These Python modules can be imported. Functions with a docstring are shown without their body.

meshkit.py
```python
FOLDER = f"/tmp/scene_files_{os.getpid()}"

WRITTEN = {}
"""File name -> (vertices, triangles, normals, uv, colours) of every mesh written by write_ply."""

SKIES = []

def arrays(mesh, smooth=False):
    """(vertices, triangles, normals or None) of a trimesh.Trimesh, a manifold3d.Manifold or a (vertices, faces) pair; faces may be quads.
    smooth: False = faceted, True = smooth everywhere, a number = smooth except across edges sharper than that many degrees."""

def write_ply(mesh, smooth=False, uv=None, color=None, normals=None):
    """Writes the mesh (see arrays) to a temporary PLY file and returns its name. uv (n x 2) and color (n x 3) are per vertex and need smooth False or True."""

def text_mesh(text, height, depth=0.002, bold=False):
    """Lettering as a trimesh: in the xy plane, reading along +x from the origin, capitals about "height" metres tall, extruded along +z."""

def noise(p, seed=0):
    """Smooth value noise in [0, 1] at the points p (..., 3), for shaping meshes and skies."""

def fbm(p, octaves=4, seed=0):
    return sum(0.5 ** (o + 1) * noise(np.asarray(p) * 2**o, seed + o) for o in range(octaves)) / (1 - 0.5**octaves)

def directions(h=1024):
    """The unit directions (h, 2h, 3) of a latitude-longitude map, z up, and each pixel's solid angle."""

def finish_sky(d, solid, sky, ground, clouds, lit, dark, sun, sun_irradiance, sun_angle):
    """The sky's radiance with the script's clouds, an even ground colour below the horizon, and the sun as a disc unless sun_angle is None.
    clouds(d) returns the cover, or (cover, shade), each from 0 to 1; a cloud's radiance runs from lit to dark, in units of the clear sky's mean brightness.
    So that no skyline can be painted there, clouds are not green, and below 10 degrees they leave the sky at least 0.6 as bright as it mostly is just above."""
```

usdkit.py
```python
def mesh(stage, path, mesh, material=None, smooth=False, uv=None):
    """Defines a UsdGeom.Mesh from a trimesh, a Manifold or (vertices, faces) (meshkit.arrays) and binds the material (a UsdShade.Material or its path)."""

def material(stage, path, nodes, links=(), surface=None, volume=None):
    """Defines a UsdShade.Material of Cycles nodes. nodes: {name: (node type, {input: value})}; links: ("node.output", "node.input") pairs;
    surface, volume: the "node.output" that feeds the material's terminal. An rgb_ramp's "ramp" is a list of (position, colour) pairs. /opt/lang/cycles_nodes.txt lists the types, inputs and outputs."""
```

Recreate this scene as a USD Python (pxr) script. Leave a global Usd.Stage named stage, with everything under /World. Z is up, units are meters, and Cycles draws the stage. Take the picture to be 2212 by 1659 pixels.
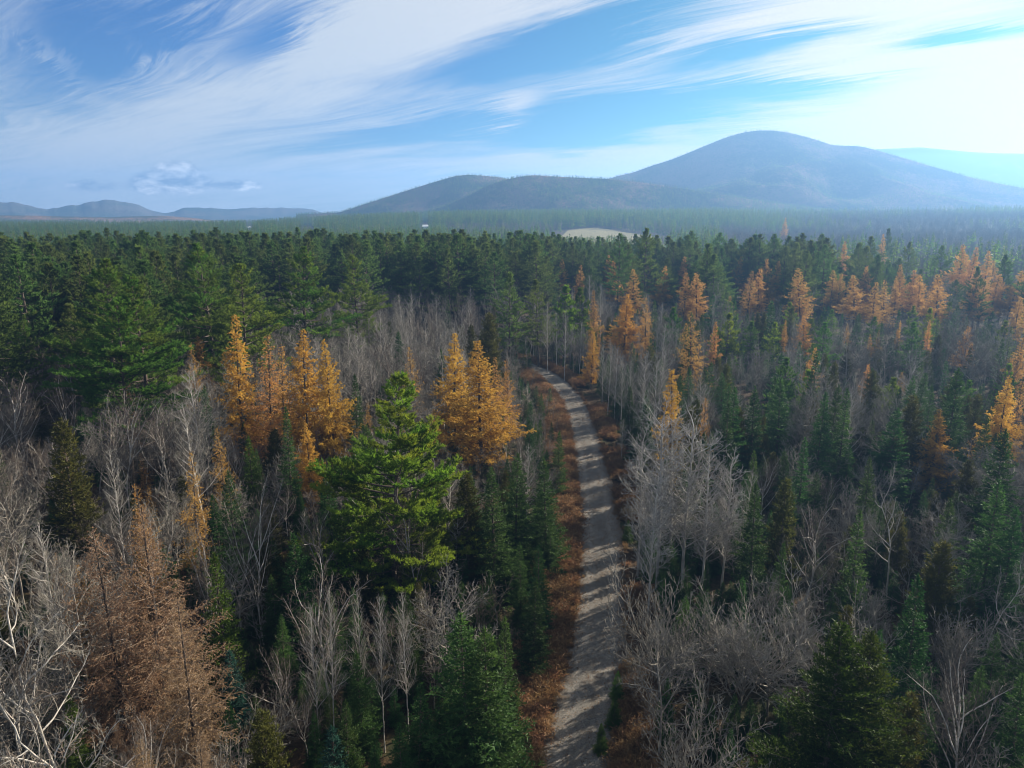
import math, numpy as np, trimesh, usdkit, meshkit
from pxr import Usd, UsdGeom, UsdLux, UsdShade, Gf, Sdf, Vt

stage = Usd.Stage.CreateInMemory()
UsdGeom.SetStageUpAxis(stage, UsdGeom.Tokens.z)
UsdGeom.SetStageMetersPerUnit(stage, 1.0)
UsdGeom.Xform.Define(stage, '/World')
UsdGeom.Scope.Define(stage, '/World/Looks')

# ------------------------------------------------------------------ camera, sky, sun, exposure
CAM_Z, PITCH, HFOV = 34.0, 13.24, 70.0
EXPOSURE = 1.53
SUN_AZ, SUN_EL = math.radians(56.0), math.radians(25.5)      # azimuth clockwise from +y
SUN_INTENSITY, SKY_STRENGTH = 1.25, 0.05

cam = UsdGeom.Camera.Define(stage, '/World/camera')
cam.AddTranslateOp().Set(Gf.Vec3d(0, 0, CAM_Z))
cam.AddRotateXOp().Set(90.0 - PITCH)
cam.CreateHorizontalApertureAttr(36.0)
cam.CreateVerticalApertureAttr(27.0)
cam.CreateFocalLengthAttr(18.0 / math.tan(math.radians(HFOV / 2)))
cam.CreateClippingRangeAttr(Gf.Vec2f(0.1, 60000.0))
cam.CreateExposureAttr(EXPOSURE)

sun = UsdLux.DistantLight.Define(stage, '/World/sun_light')
sun.CreateIntensityAttr(SUN_INTENSITY)
sun.CreateAngleAttr(0.53)
sun.CreateNormalizeAttr(True)
sun.CreateColorAttr(Gf.Vec3f(1.0, 0.90, 0.75))
sun.AddRotateZOp().Set(-math.degrees(SUN_AZ))
sun.AddRotateXOp().Set(-(90 - math.degrees(SUN_EL)) + 180 - 180)


def nodes():
    return {}, []


class NG:
    """Small helper that collects nodes and links of one material."""
    def __init__(s):
        s.n, s.l, s.k = {}, [], 0

    def add(s, kind, links=None, **inp):
        s.k += 1
        name = f'{kind}_{s.k}'
        s.n[name] = (kind, inp)
        for sock, src in (links or {}).items():
            s.l.append((src, f'{name}.{sock}'))
        return name

    def math(s, op, a, b=None, c=None):
        inp, ln = {'math_type': op}, {}
        for key, v in (('value1', a), ('value2', b), ('value3', c)):
            if v is None:
                continue
            if isinstance(v, str):
                ln[key] = v
            else:
                inp[key] = float(v)
        return s.add('math', ln, **inp) + '.value'

    def mix(s, fac, a, b, mode='mix'):
        inp, ln = {'mix_type': mode}, {}
        for key, v in (('fac', fac), ('color1', a), ('color2', b)):
            if isinstance(v, str):
                ln[key] = v
            else:
                inp[key] = v
        return s.add('mix', ln, **inp) + '.color'

    def build(s, path, surface=None, volume=None):
        return usdkit.material(stage, path, s.n, s.l, surface=surface, volume=volume)


def sky_material():
    g = NG()
    tc = g.add('texture_coordinate')
    d = tc + '.generated'
    sp = g.add('separate_xyz', {'vector': d})
    x, y, z = sp + '.x', sp + '.y', sp + '.z'
    sky = g.add('sky_texture', sky_type='single_scattering', sun_disc=False, sun_elevation=SUN_EL, sun_rotation=SUN_AZ,
                altitude=300.0, air_density=1.0, aerosol_density=0.6, ozone_density=1.5) + '.color'
    base = g.add('hsv', {'color': sky}, hue=0.5, saturation=SKY_SAT, value=1.0, fac=1.0) + '.color'
    az = g.math('multiply', g.math('arctan2', x, y), 57.2958)
    el = g.math('multiply', g.math('arcsine', z), 57.2958)
    # cloud sheet seen in perspective: streaks run along one direction of the plane
    zz = g.math('maximum', g.math('add', z, 0.06), 0.03)
    px, py = g.math('divide', x, zz), g.math('divide', y, zz)
    a = math.radians(-50.0)
    s_al = g.math('add', g.math('multiply', px, math.sin(a)), g.math('multiply', py, math.cos(a)))
    s_ac = g.math('subtract', g.math('multiply', px, math.cos(a)), g.math('multiply', py, math.sin(a)))
    curl = g.add('noise_texture', {'vector': g.add('combine_xyz', {'x': px, 'y': py}, z=9.1) + '.vector'}, scale=0.5, detail=1.0, roughness=0.5, distortion=0.0) + '.fac'
    s_ac = g.math('add', s_ac, g.math('multiply', g.math('subtract', curl, 0.5), 0.75))
    vec = lambda fa, fc, o: g.add('combine_xyz', {'x': g.math('multiply', s_al, fa), 'y': g.math('multiply', s_ac, fc)}, z=o) + '.vector'
    noise = lambda v, det, rough, dist: g.add('noise_texture', {'vector': v}, scale=1.0, detail=det, roughness=rough, distortion=dist) + '.fac'
    n1 = noise(vec(0.22, 0.9, 3.1), 6.0, 0.6, 0.7)
    n2 = noise(vec(0.8, 7.5, 7.7), 9.0, 0.74, 1.3)
    wob = noise(vec(0.6, 1.1, 1.3), 4.0, 0.55, 0.0)
    az2 = g.math('add', az, g.math('multiply', g.math('subtract', n2, 0.5), 9.0))
    el2 = g.math('add', el, g.math('add', g.math('multiply', g.math('subtract', wob, 0.5), 5.0), g.math('multiply', g.math('subtract', n2, 0.5), 2.6)))

    def blob(caz, cel, la, le, rot, amp, p=2.0):
        """soft patch round a direction (degrees), stretched along a slope"""
        r = math.radians(rot)
        da, de = g.math('subtract', az2, caz), g.math('subtract', el2, cel)
        u = g.math('divide', g.math('add', g.math('multiply', da, math.cos(r)), g.math('multiply', de, math.sin(r))), la)
        v = g.math('divide', g.math('subtract', g.math('multiply', de, math.cos(r)), g.math('multiply', da, math.sin(r))), le)
        q = g.math('add', g.math('multiply', u, u), g.math('multiply', v, v))
        return g.math('multiply', g.math('exponent', g.math('multiply', q, -1.0)), amp)

    cover = g.math('add', g.math('multiply', g.math('subtract', n1, 0.5), 1.1), g.math('multiply', g.math('subtract', n2, 0.5), 1.6))
    cover = g.math('add', cover, 0.60)
    for bl in CLOUD_BLOBS:
        cover = g.math('add', cover, blob(*bl))
    cover = g.add('map_range', {'value': cover}, range_type='smoothstep', from_min=-0.12, from_max=1.12, to_min=0.0, to_max=1.0) + '.result'
    # brighter towards the sun (thin cloud lit from behind)
    sd = (math.sin(SUN_AZ) * math.cos(SUN_EL), math.cos(SUN_AZ) * math.cos(SUN_EL), math.sin(SUN_EL))
    dot = g.add('vector_math', {'vector1': d}, math_type='dot_product', vector2=sd) + '.value'
    glow = g.add('map_range', {'value': dot}, range_type='smoothstep', from_min=0.30, from_max=0.97, to_min=0.0, to_max=1.0) + '.result'
    cloud = g.mix(glow, CLOUD_FAR, CLOUD_SUN)
    gap = g.mix(1.0, base, g.mix(glow, SKY_TINT, SKY_SUN_TINT), 'multiply')
    col = g.mix(cover, gap, cloud)
    # small grey and white cumulus low over the far ridges
    cn = g.add('noise_texture', {'vector': g.add('combine_xyz', {'x': g.math('multiply', az, 0.55), 'y': g.math('multiply', el, 1.3)}, z=4.4) + '.vector'}, scale=1.0, detail=5.0, roughness=0.6, distortion=0.3) + '.fac'
    cm = 0.0
    for (ca, ce, la, le, am) in CUMULUS:
        u, v = g.math('divide', g.math('subtract', az, ca), la), g.math('divide', g.math('subtract', el, ce), le)
        q = g.math('multiply', g.math('exponent', g.math('multiply', g.math('add', g.math('multiply', u, u), g.math('multiply', v, v)), -1.0)), am)
        cm = g.math('add', cm, q)
    cmk = g.math('multiply', cm, g.math('subtract', g.math('multiply', cn, 2.6), 0.55))
    cmk = g.add('map_range', {'value': cmk}, range_type='smoothstep', from_min=0.12, from_max=0.5, to_min=0.0, to_max=0.95) + '.result'
    ctop = g.add('map_range', {'value': cn}, range_type='linear', from_min=0.45, from_max=0.7, to_min=0.0, to_max=1.0, clamp=True) + '.result'
    col = g.mix(cmk, col, g.mix(ctop, CUMULUS_DARK, CUMULUS_LIT))
    bg = g.add('background_shader', {'color': col}, strength=SKY_STRENGTH)
    return g.build('/World/Looks/sky_look', surface=bg + '.background')


SKY_SAT = 1.25


def streak(u1, v1, u2, v2, half, amp):
    """a cloud (amp > 0) or a gap of blue (amp < 0) between two directions, given as points of the photo's 2212 x 1659 frame"""
    fp = 1106.0 / math.tan(math.radians(HFOV / 2))
    c, s = math.cos(math.radians(PITCH)), math.sin(math.radians(PITCH))

    def ae(u, v):
        dx, dy = (u - 1106.0) / fp, (v - 829.5) / fp
        x, y, z = dx, c - dy * s, -s - dy * c
        return math.degrees(math.atan2(x, y)), math.degrees(math.atan2(z, math.hypot(x, y)))
    (a1, e1), (a2, e2) = ae(u1, v1), ae(u2, v2)
    return ((a1 + a2) / 2, (e1 + e2) / 2, math.hypot(a2 - a1, e2 - e1) / 2 * 0.8, half / 27.6, math.degrees(math.atan2(e2 - e1, a2 - a1)), amp)


CLOUD_BLOBS = [streak(*q) for q in (
    (-100, 120, 520, 20, 110, -0.75), (480, 150, 680, 30, 42, -0.7), (60, 60, 200, 190, 16, 0.35), (300, 170, 430, 60, 22, 0.3), (230, 20, 330, 110, 12, 0.25),
    (820, 175, 1560, 20, 44, -1.0), (930, 290, 1750, 180, 42, -1.15), (1420, 135, 1930, 30, 17, -1.4), (1880, 108, 2260, 55, 18, -1.3),
    (650, 300, 1150, 275, 22, -0.5), (520, 330, 900, 318, 14, -0.4), (1150, 300, 1600, 262, 16, -0.6), (1500, 205, 2080, 165, 20, -0.55), (1000, 330, 1350, 322, 10, -0.4),
    (620, 80, 1250, -60, 70, 0.7), (200, 250, 1000, 70, 60, 0.45), (1550, 40, 2300, -60, 60, 0.7), (1650, 150, 2300, 90, 34, 0.7), (1650, 320, 2400, 250, 100, 1.1), (1050, 250, 1180, 215, 24, 0.75),
    (850, 352, 1700, 345, 26, 0.8), (-200, 395, 760, 400, 75, 0.45), (-100, 300, 500, 270, 50, 0.25))]
CLOUD_FAR, CLOUD_SUN, SKY_TINT, SKY_SUN_TINT = (4.3, 4.75, 5.3), (6.0, 5.5, 4.9), (0.27, 0.47, 0.76), (0.17, 0.50, 0.45)
CUMULUS = [(-23.7, 2.3, 1.6, 1.0, 1.3), (-25.8, 1.9, 0.9, 0.6, 1.1), (-20.0, 1.9, 2.2, 0.4, 0.8), (-29.0, 1.7, 2.0, 0.5, 0.7), (-36.0, 4.4, 1.8, 0.6, 0.7)]
CUMULUS_DARK, CUMULUS_LIT = (1.5, 2.0, 3.0), (8.5, 8.6, 8.8)

sky = UsdLux.DomeLight.Define(stage, '/World/sky')
sky.GetPrim().SetCustomDataByKey('kind', 'structure')
UsdShade.MaterialBindingAPI.Apply(sky.GetPrim()).Bind(sky_material())
# ------------------------------------------------------------------ picture geometry (points of the photo, in a 2212 x 1659 frame, to places on the ground)
FPX = 1106.0 / math.tan(math.radians(HFOV / 2))
CP, SP = math.cos(math.radians(PITCH)), math.sin(math.radians(PITCH))
HALF_W, HALF_H = 1106.0, 829.5


def ray(u, v):
    dx, dy = (u - HALF_W) / FPX, (v - HALF_H) / FPX
    return np.array([dx, CP - dy * SP, -SP - dy * CP])


def project(p):
    p = np.asarray(p, float)
    q = p - np.array([0, 0, CAM_Z])
    f = q[..., 1] * CP - q[..., 2] * SP
    dn = -q[..., 1] * SP - q[..., 2] * CP
    f = np.maximum(f, 1e-3)
    return np.stack([HALF_W + FPX * q[..., 0] / f, HALF_H + FPX * dn / f, f], -1)


def on_ground(u, v, z=0.0):
    r = ray(u, v)
    t = (CAM_Z - z) / -r[2]
    return np.array([r[0] * t, r[1] * t])


def smooth(a, b, x):
    t = np.clip((np.asarray(x, float) - a) / (b - a), 0, 1)
    return t * t * (3 - 2 * t)


# ------------------------------------------------------------------ the track's course, from its edges in the photo
EDGES = [(1700, 1140, 1312), (1659, 1152, 1292), (1518, 1196, 1313), (1400, 1243, 1343), (1283, 1257, 1341), (1165, 1268, 1340), (1047, 1272, 1330),
         (987, 1254, 1307), (918, 1226, 1272), (866, 1196, 1241), (824, 1170, 1201), (796, 1150, 1178)]
TRACK_L = np.array([on_ground(l, v) for v, l, r in EDGES])
TRACK_R = np.array([on_ground(r, v) for v, l, r in EDGES])
TRACK_C = (TRACK_L + TRACK_R) / 2
TRACK_C = np.vstack([[TRACK_C[0] + (TRACK_C[0] - TRACK_C[1]) * 1.6], TRACK_C, [on_ground(1132, 781), on_ground(1080, 770), on_ground(1010, 765), on_ground(900, 765)]])


def spline(pts, n):
    from scipy.interpolate import splprep, splev
    tck, _ = splprep(np.asarray(pts).T, s=1.2 * len(pts), k=3)
    return np.array(splev(np.linspace(0, 1, n), tck)).T


TRACK = spline(TRACK_C, 320)
TRACK_T = np.gradient(TRACK, axis=0)
TRACK_T /= np.linalg.norm(TRACK_T, axis=1, keepdims=True)
TRACK_N = np.stack([TRACK_T[:, 1], -TRACK_T[:, 0]], 1)          # towards the right-hand side
HALF_TRACK = 2.3
from scipy.spatial import cKDTree
TRACK_TREE = cKDTree(TRACK)


def off_track(xy):
    """(distance from the track's middle line, signed: positive on its right-hand side)"""
    d, i = TRACK_TREE.query(np.asarray(xy, float))
    side = np.sign(np.sum((np.asarray(xy) - TRACK[i]) * TRACK_N[i], -1))
    return d, side


def ground_z(x, y):
    x, y = np.asarray(x, float), np.asarray(y, float)
    p = np.stack([x, y, np.zeros_like(x)], -1)
    d = np.hypot(x, y)
    near = (meshkit.fbm(p / 23.0, 3, 5) - 0.5) * 1.6
    dt = TRACK_TREE.query(np.stack([x, y], -1))[0]
    near = near * smooth(3.0, 12.0, dt) - 0.25 * smooth(2.2, 3.4, dt) * (1 - smooth(5, 9, dt))
    far = 19.0 * smooth(820, 1500, d) * smooth(-650, 100, x) + 8 * smooth(300, 900, x)
    roll = (meshkit.fbm(p / 260.0 + 3.3, 3, 9) - 0.5) * 10 * smooth(350, 900, d)
    return near + far + roll


# ------------------------------------------------------------------ materials
LOOK = '/World/Looks/'


def foliage_look(name, dark, mid, light, trans=0.3, rough=0.6, var=0.25, scale=0.45, hue_var=0.03, spec=0.07):
    """needles or leaves: tone varies over the crown, from clump to clump and from tree to tree; light passes through"""
    g = NG()
    geo, oi = g.add('geometry'), g.add('object_info')
    n = g.add('noise_texture', {'vector': geo + '.position'}, scale=scale, detail=3.0, roughness=0.6) + '.fac'
    isl = geo + '.random_per_island'
    f = g.math('add', g.math('multiply', n, 0.9), g.math('multiply', g.math('subtract', isl, 0.5), 0.55))
    ramp = g.add('rgb_ramp', {'fac': f}, ramp=[(0.15, dark), (0.5, mid), (0.85, light)], interpolate=True) + '.color'
    val = g.math('add', g.math('multiply', oi + '.random', 2 * var), 1.0 - var)
    hue = g.math('add', g.math('multiply', g.math('fraction', g.math('multiply', oi + '.random', 7.13)), 2 * hue_var), 0.5 - hue_var)
    col = g.add('hsv', {'color': ramp, 'value': val, 'hue': hue}, saturation=1.0, fac=1.0) + '.color'
    p = g.add('principled_bsdf', {'base_color': col}, roughness=rough, specular_ior_level=spec)
    tcol = g.add('hsv', {'color': col}, hue=0.49, saturation=1.1, value=1.5, fac=1.0) + '.color'
    t = g.add('translucent_bsdf', {'color': tcol})
    m = g.add('mix_closure', {'closure1': p + '.BSDF', 'closure2': t + '.BSDF'}, fac=trans)
    return g.build(LOOK + name, surface=m + '.closure')


def bark_look(name, a, b, scale=3.0, stretch=0.25, var=0.2, rough=0.85):
    g = NG()
    geo, oi = g.add('geometry'), g.add('object_info')
    mp = g.add('mapping', {'vector': geo + '.position'}, scale=(1.0, 1.0, stretch)) + '.vector'
    n = g.add('noise_texture', {'vector': mp}, scale=scale, detail=4.0, roughness=0.65) + '.fac'
    col = g.add('rgb_ramp', {'fac': n}, ramp=[(0.32, a), (0.66, b)], interpolate=True) + '.color'
    val = g.math('add', g.math('multiply', oi + '.random', 2 * var), 1.0 - var)
    col = g.add('hsv', {'color': col, 'value': val}, hue=0.5, saturation=1.0, fac=1.0) + '.color'
    p = g.add('principled_bsdf', {'base_color': col}, roughness=rough, specular_ior_level=0.2)
    return g.build(LOOK + name, surface=p + '.BSDF')


M = {}
M['pine'] = foliage_look('pine_needles', (0.052, 0.094, 0.020), (0.12, 0.185, 0.036), (0.225, 0.285, 0.058), var=0.28, trans=0.48)
M['belt_pine'] = foliage_look('belt_pine_needles', (0.055, 0.088, 0.026), (0.12, 0.17, 0.048), (0.23, 0.275, 0.078), var=0.25, trans=0.48)
M['bright_pine'] = foliage_look('bright_pine_needles', (0.085, 0.132, 0.022), (0.19, 0.262, 0.042), (0.32, 0.385, 0.072), var=0.05, trans=0.5)
M['fir'] = foliage_look('fir_needles', (0.026, 0.058, 0.016), (0.062, 0.116, 0.029), (0.125, 0.18, 0.045), var=0.3, trans=0.3)
M['bright_fir'] = foliage_look('bright_fir_needles', (0.03, 0.06, 0.010), (0.065, 0.115, 0.018), (0.12, 0.17, 0.03), var=0.2)
M['blue_fir'] = foliage_look('blue_fir_needles', (0.02, 0.05, 0.035), (0.045, 0.095, 0.062), (0.08, 0.14, 0.09), var=0.15)
M['cedar'] = foliage_look('cedar_sprays', (0.042, 0.046, 0.011), (0.092, 0.092, 0.020), (0.165, 0.145, 0.035), var=0.25, hue_var=0.02)
M['olive_fir'] = foliage_look('olive_spruce_needles', (0.028, 0.042, 0.008), (0.055, 0.075, 0.013), (0.10, 0.115, 0.022), var=0.15)
M['gold'] = foliage_look('golden_larch_needles', (0.34, 0.215, 0.055), (0.70, 0.48, 0.12), (0.90, 0.71, 0.24), var=0.1, trans=0.45, hue_var=0.008)
M['orange'] = foliage_look('orange_larch_needles', (0.32, 0.195, 0.065), (0.62, 0.40, 0.14), (0.78, 0.56, 0.23), var=0.15, trans=0.45, hue_var=0.01)
M['brown'] = foliage_look('brown_larch_needles', (0.18, 0.115, 0.062), (0.30, 0.20, 0.11), (0.42, 0.29, 0.16), var=0.15, trans=0.3, hue_var=0.01)
M['brush'] = foliage_look('dry_brush_leaves', (0.15, 0.092, 0.046), (0.32, 0.215, 0.11), (0.52, 0.39, 0.22), var=0.3, trans=0.3, hue_var=0.015)
M['bark_dark'] = bark_look('dark_bark', (0.035, 0.026, 0.02), (0.10, 0.078, 0.06))
M['bark_grey'] = bark_look('grey_bark', (0.10, 0.088, 0.072), (0.24, 0.215, 0.18))
M['bark_pale'] = bark_look('pale_bark', (0.20, 0.18, 0.155), (0.44, 0.41, 0.36), scale=1.6, stretch=0.8)
M['twig_grey'] = bark_look('grey_twigs', (0.096, 0.086, 0.070), (0.215, 0.195, 0.162), scale=0.5, stretch=1.0)
M['twig_pale'] = bark_look('pale_twigs', (0.15, 0.132, 0.11), (0.32, 0.29, 0.245), scale=0.5, stretch=1.0)
M['twig_purple'] = bark_look('purple_brown_twigs', (0.066, 0.052, 0.041), (0.145, 0.117, 0.093), scale=0.5, stretch=1.0)
M['twig_silver'] = bark_look('silvery_twigs', (0.16, 0.148, 0.13), (0.34, 0.32, 0.285), scale=0.5, stretch=1.0)
M['twig_tan'] = bark_look('tan_twigs', (0.13, 0.092, 0.062), (0.26, 0.19, 0.13), scale=0.5, stretch=1.0)
M['twig_brown'] = bark_look('brown_twigs', (0.06, 0.046, 0.03), (0.125, 0.097, 0.062), scale=0.5, stretch=1.0)


def floor_material():
    g = NG()
    pos = g.add('geometry') + '.position'
    n1 = g.add('noise_texture', {'vector': pos}, scale=0.12, detail=5.0, roughness=0.65) + '.fac'
    n2 = g.add('noise_texture', {'vector': pos}, scale=3.5, detail=6.0, roughness=0.75) + '.fac'
    c1 = g.add('rgb_ramp', {'fac': n2}, ramp=[(0.3, (0.016, 0.011, 0.007)), (0.5, (0.045, 0.028, 0.015)), (0.7, (0.095, 0.058, 0.03))], interpolate=True) + '.color'
    c2 = g.add('rgb_ramp', {'fac': n2}, ramp=[(0.3, (0.010, 0.013, 0.006)), (0.7, (0.04, 0.045, 0.018))], interpolate=True) + '.color'
    f = g.add('map_range', {'value': n1}, range_type='smoothstep', from_min=0.42, from_max=0.62, to_min=0.0, to_max=1.0) + '.result'
    col = g.mix(f, c1, c2)
    b = g.add('bump', {'height': n2}, strength=0.8, distance=0.15) + '.normal'
    p = g.add('principled_bsdf', {'base_color': col, 'normal': b}, roughness=0.95, specular_ior_level=0.1)
    return g.build(LOOK + 'forest_floor_litter', surface=p + '.BSDF')


def gravel_material():
    g = NG()
    pos = g.add('geometry') + '.position'
    vor = g.add('voronoi_texture', {'vector': pos}, scale=22.0, detail=1.0, randomness=1.0)
    n = g.add('noise_texture', {'vector': pos}, scale=0.55, detail=5.0, roughness=0.7) + '.fac'
    n3 = g.add('noise_texture', {'vector': pos}, scale=6.0, detail=5.0, roughness=0.8) + '.fac'
    hsv = g.add('separate_color', {'color': vor + '.color'}) + '.r'
    stone = g.add('rgb_ramp', {'fac': hsv}, ramp=[(0.0, (0.026, 0.024, 0.021)), (0.5, (0.072, 0.066, 0.057)), (1.0, (0.185, 0.17, 0.148))], interpolate=True) + '.color'
    earth = g.add('rgb_ramp', {'fac': n3}, ramp=[(0.35, (0.045, 0.033, 0.023)), (0.62, (0.11, 0.082, 0.057))], interpolate=True) + '.color'
    f = g.add('map_range', {'value': g.math('add', n, g.math('multiply', g.math('subtract', n3, 0.5), 0.9))}, range_type='smoothstep', from_min=0.44, from_max=0.72, to_min=0.0, to_max=0.8) + '.result'
    uv = g.add('separate_xyz', {'vector': g.add('attribute', attribute='st') + '.vector'}) + '.x'
    ax = g.math('add', g.math('absolute', uv), g.math('multiply', g.math('subtract', n3, 0.5), 0.35))
    rut = g.math('exponent', g.math('multiply', g.math('power', g.math('divide', g.math('subtract', ax, 0.46), 0.17), 2.0), -1.0))
    verge = g.add('map_range', {'value': ax}, range_type='smoothstep', from_min=0.72, from_max=1.0, to_min=0.0, to_max=0.75) + '.result'
    f = g.math('minimum', g.math('add', g.math('multiply', f, g.math('subtract', 1.0, g.math('multiply', rut, 0.75))), verge), 1.0)
    col = g.mix(f, stone, earth)
    col = g.add('hsv', {'color': col, 'value': g.math('add', g.math('multiply', rut, 0.22), 0.92)}, hue=0.5, saturation=1.0, fac=1.0) + '.color'
    h = g.math('subtract', n3, g.math('multiply', vor + '.distance', 0.6))
    b = g.add('bump', {'height': h}, strength=0.8, distance=0.05) + '.normal'
    p = g.add('principled_bsdf', {'base_color': col, 'normal': b}, roughness=0.9, specular_ior_level=0.2)
    return g.build(LOOK + 'track_gravel', surface=p + '.BSDF')


def hill_material(name, conifer, bare, scale=0.006):
    """a wooded slope far away: evergreen stands among leafless hardwood"""
    g = NG()
    pos = g.add('geometry') + '.position'
    n1 = g.add('noise_texture', {'vector': pos}, scale=scale, detail=6.0, roughness=0.62) + '.fac'
    n2 = g.add('noise_texture', {'vector': pos}, scale=0.12, detail=3.0, roughness=0.7) + '.fac'
    f = g.add('map_range', {'value': g.math('add', n1, g.math('multiply', g.math('subtract', n2, 0.5), 0.5))}, range_type='smoothstep', from_min=0.42, from_max=0.6, to_min=0.0, to_max=1.0) + '.result'
    col = g.mix(f, conifer, bare)
    shade = g.math('add', g.math('multiply', n2, 0.9), 0.55)
    col = g.add('hsv', {'color': col, 'value': shade}, hue=0.5, saturation=1.0, fac=1.0) + '.color'
    b = g.add('bump', {'height': n2}, strength=1.0, distance=6.0) + '.normal'
    p = g.add('principled_bsdf', {'base_color': col, 'normal': b}, roughness=1.0, specular_ior_level=0.0)
    return g.build(LOOK + name, surface=p + '.BSDF')


def plain_look(name, c, rough=0.8, var=0.15, scale=2.0):
    g = NG()
    pos = g.add('geometry') + '.position'
    n = g.add('noise_texture', {'vector': pos}, scale=scale, detail=4.0, roughness=0.6) + '.fac'
    v = g.math('add', g.math('multiply', n, 2 * var), 1 - var)
    col = g.add('hsv', {'value': v}, color=c, hue=0.5, saturation=1.0, fac=1.0) + '.color'
    p = g.add('principled_bsdf', {'base_color': col}, roughness=rough, specular_ior_level=0.2)
    return g.build(LOOK + name, surface=p + '.BSDF')


M['floor'], M['gravel'] = floor_material(), gravel_material()
M['mountain'] = hill_material('wooded_mountain', (0.020, 0.032, 0.022), (0.12, 0.085, 0.075))
M['foothill'] = hill_material('wooded_foothill', (0.022, 0.034, 0.022), (0.13, 0.088, 0.072), 0.009)
M['far_ridge'] = hill_material('far_ridge_woods', (0.035, 0.05, 0.04), (0.075, 0.07, 0.065), 0.004)
M['valley'] = hill_material('valley_woods', (0.045, 0.052, 0.03), (0.15, 0.095, 0.06), 0.008)
M['field'] = plain_look('dry_field_grass', (0.15, 0.135, 0.06), 0.95, 0.15, 0.03)
M['white_wall'] = plain_look('white_siding', (0.78, 0.78, 0.76))
M['grey_roof'] = plain_look('grey_roofing', (0.20, 0.20, 0.21))
M['pane'] = plain_look('dark_panes', (0.03, 0.035, 0.04), 0.2)


# ------------------------------------------------------------------ prim helpers
USED = {}


def numbered(name):
    n = USED.get(name, 0)
    USED[name] = n + 1
    return name if n == 0 else f'{name}_{n:03d}'


def tag(prim, label=None, category=None, group=None, kind=None):
    p = prim.GetPrim() if hasattr(prim, 'GetPrim') else prim
    for k, v in (('label', label), ('category', category), ('group', group), ('kind', kind)):
        if v:
            p.SetCustomDataByKey(k, v)
    return p


def setting(name, mesh, mat, smooth_=False, kind='structure'):
    m = usdkit.mesh(stage, '/World/' + numbered(name), mesh, mat, smooth=smooth_)
    tag(m, kind=kind)
    return m


def grid_mesh(X, Y, Z):
    h, w = X.shape
    v = np.stack([X, Y, Z], -1).reshape(-1, 3)
    i = np.arange(h * w).reshape(h, w)
    f = np.stack([i[:-1, :-1], i[:-1, 1:], i[1:, 1:], i[1:, :-1]], -1).reshape(-1, 4)
    return v, f


# ------------------------------------------------------------------ ground, track, field
rr = np.concatenate([np.linspace(6, 120, 110), np.linspace(122, 420, 90), np.geomspace(428, 5200, 80)])
aa = np.radians(np.linspace(-64, 64, 300))
R_, A_ = np.meshgrid(rr, aa, indexing='ij')
gx, gy = R_ * np.sin(A_), R_ * np.cos(A_) - 4
gz = ground_z(gx, gy)
setting('ground', grid_mesh(gx, gy, gz), M['floor'], True)

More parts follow.
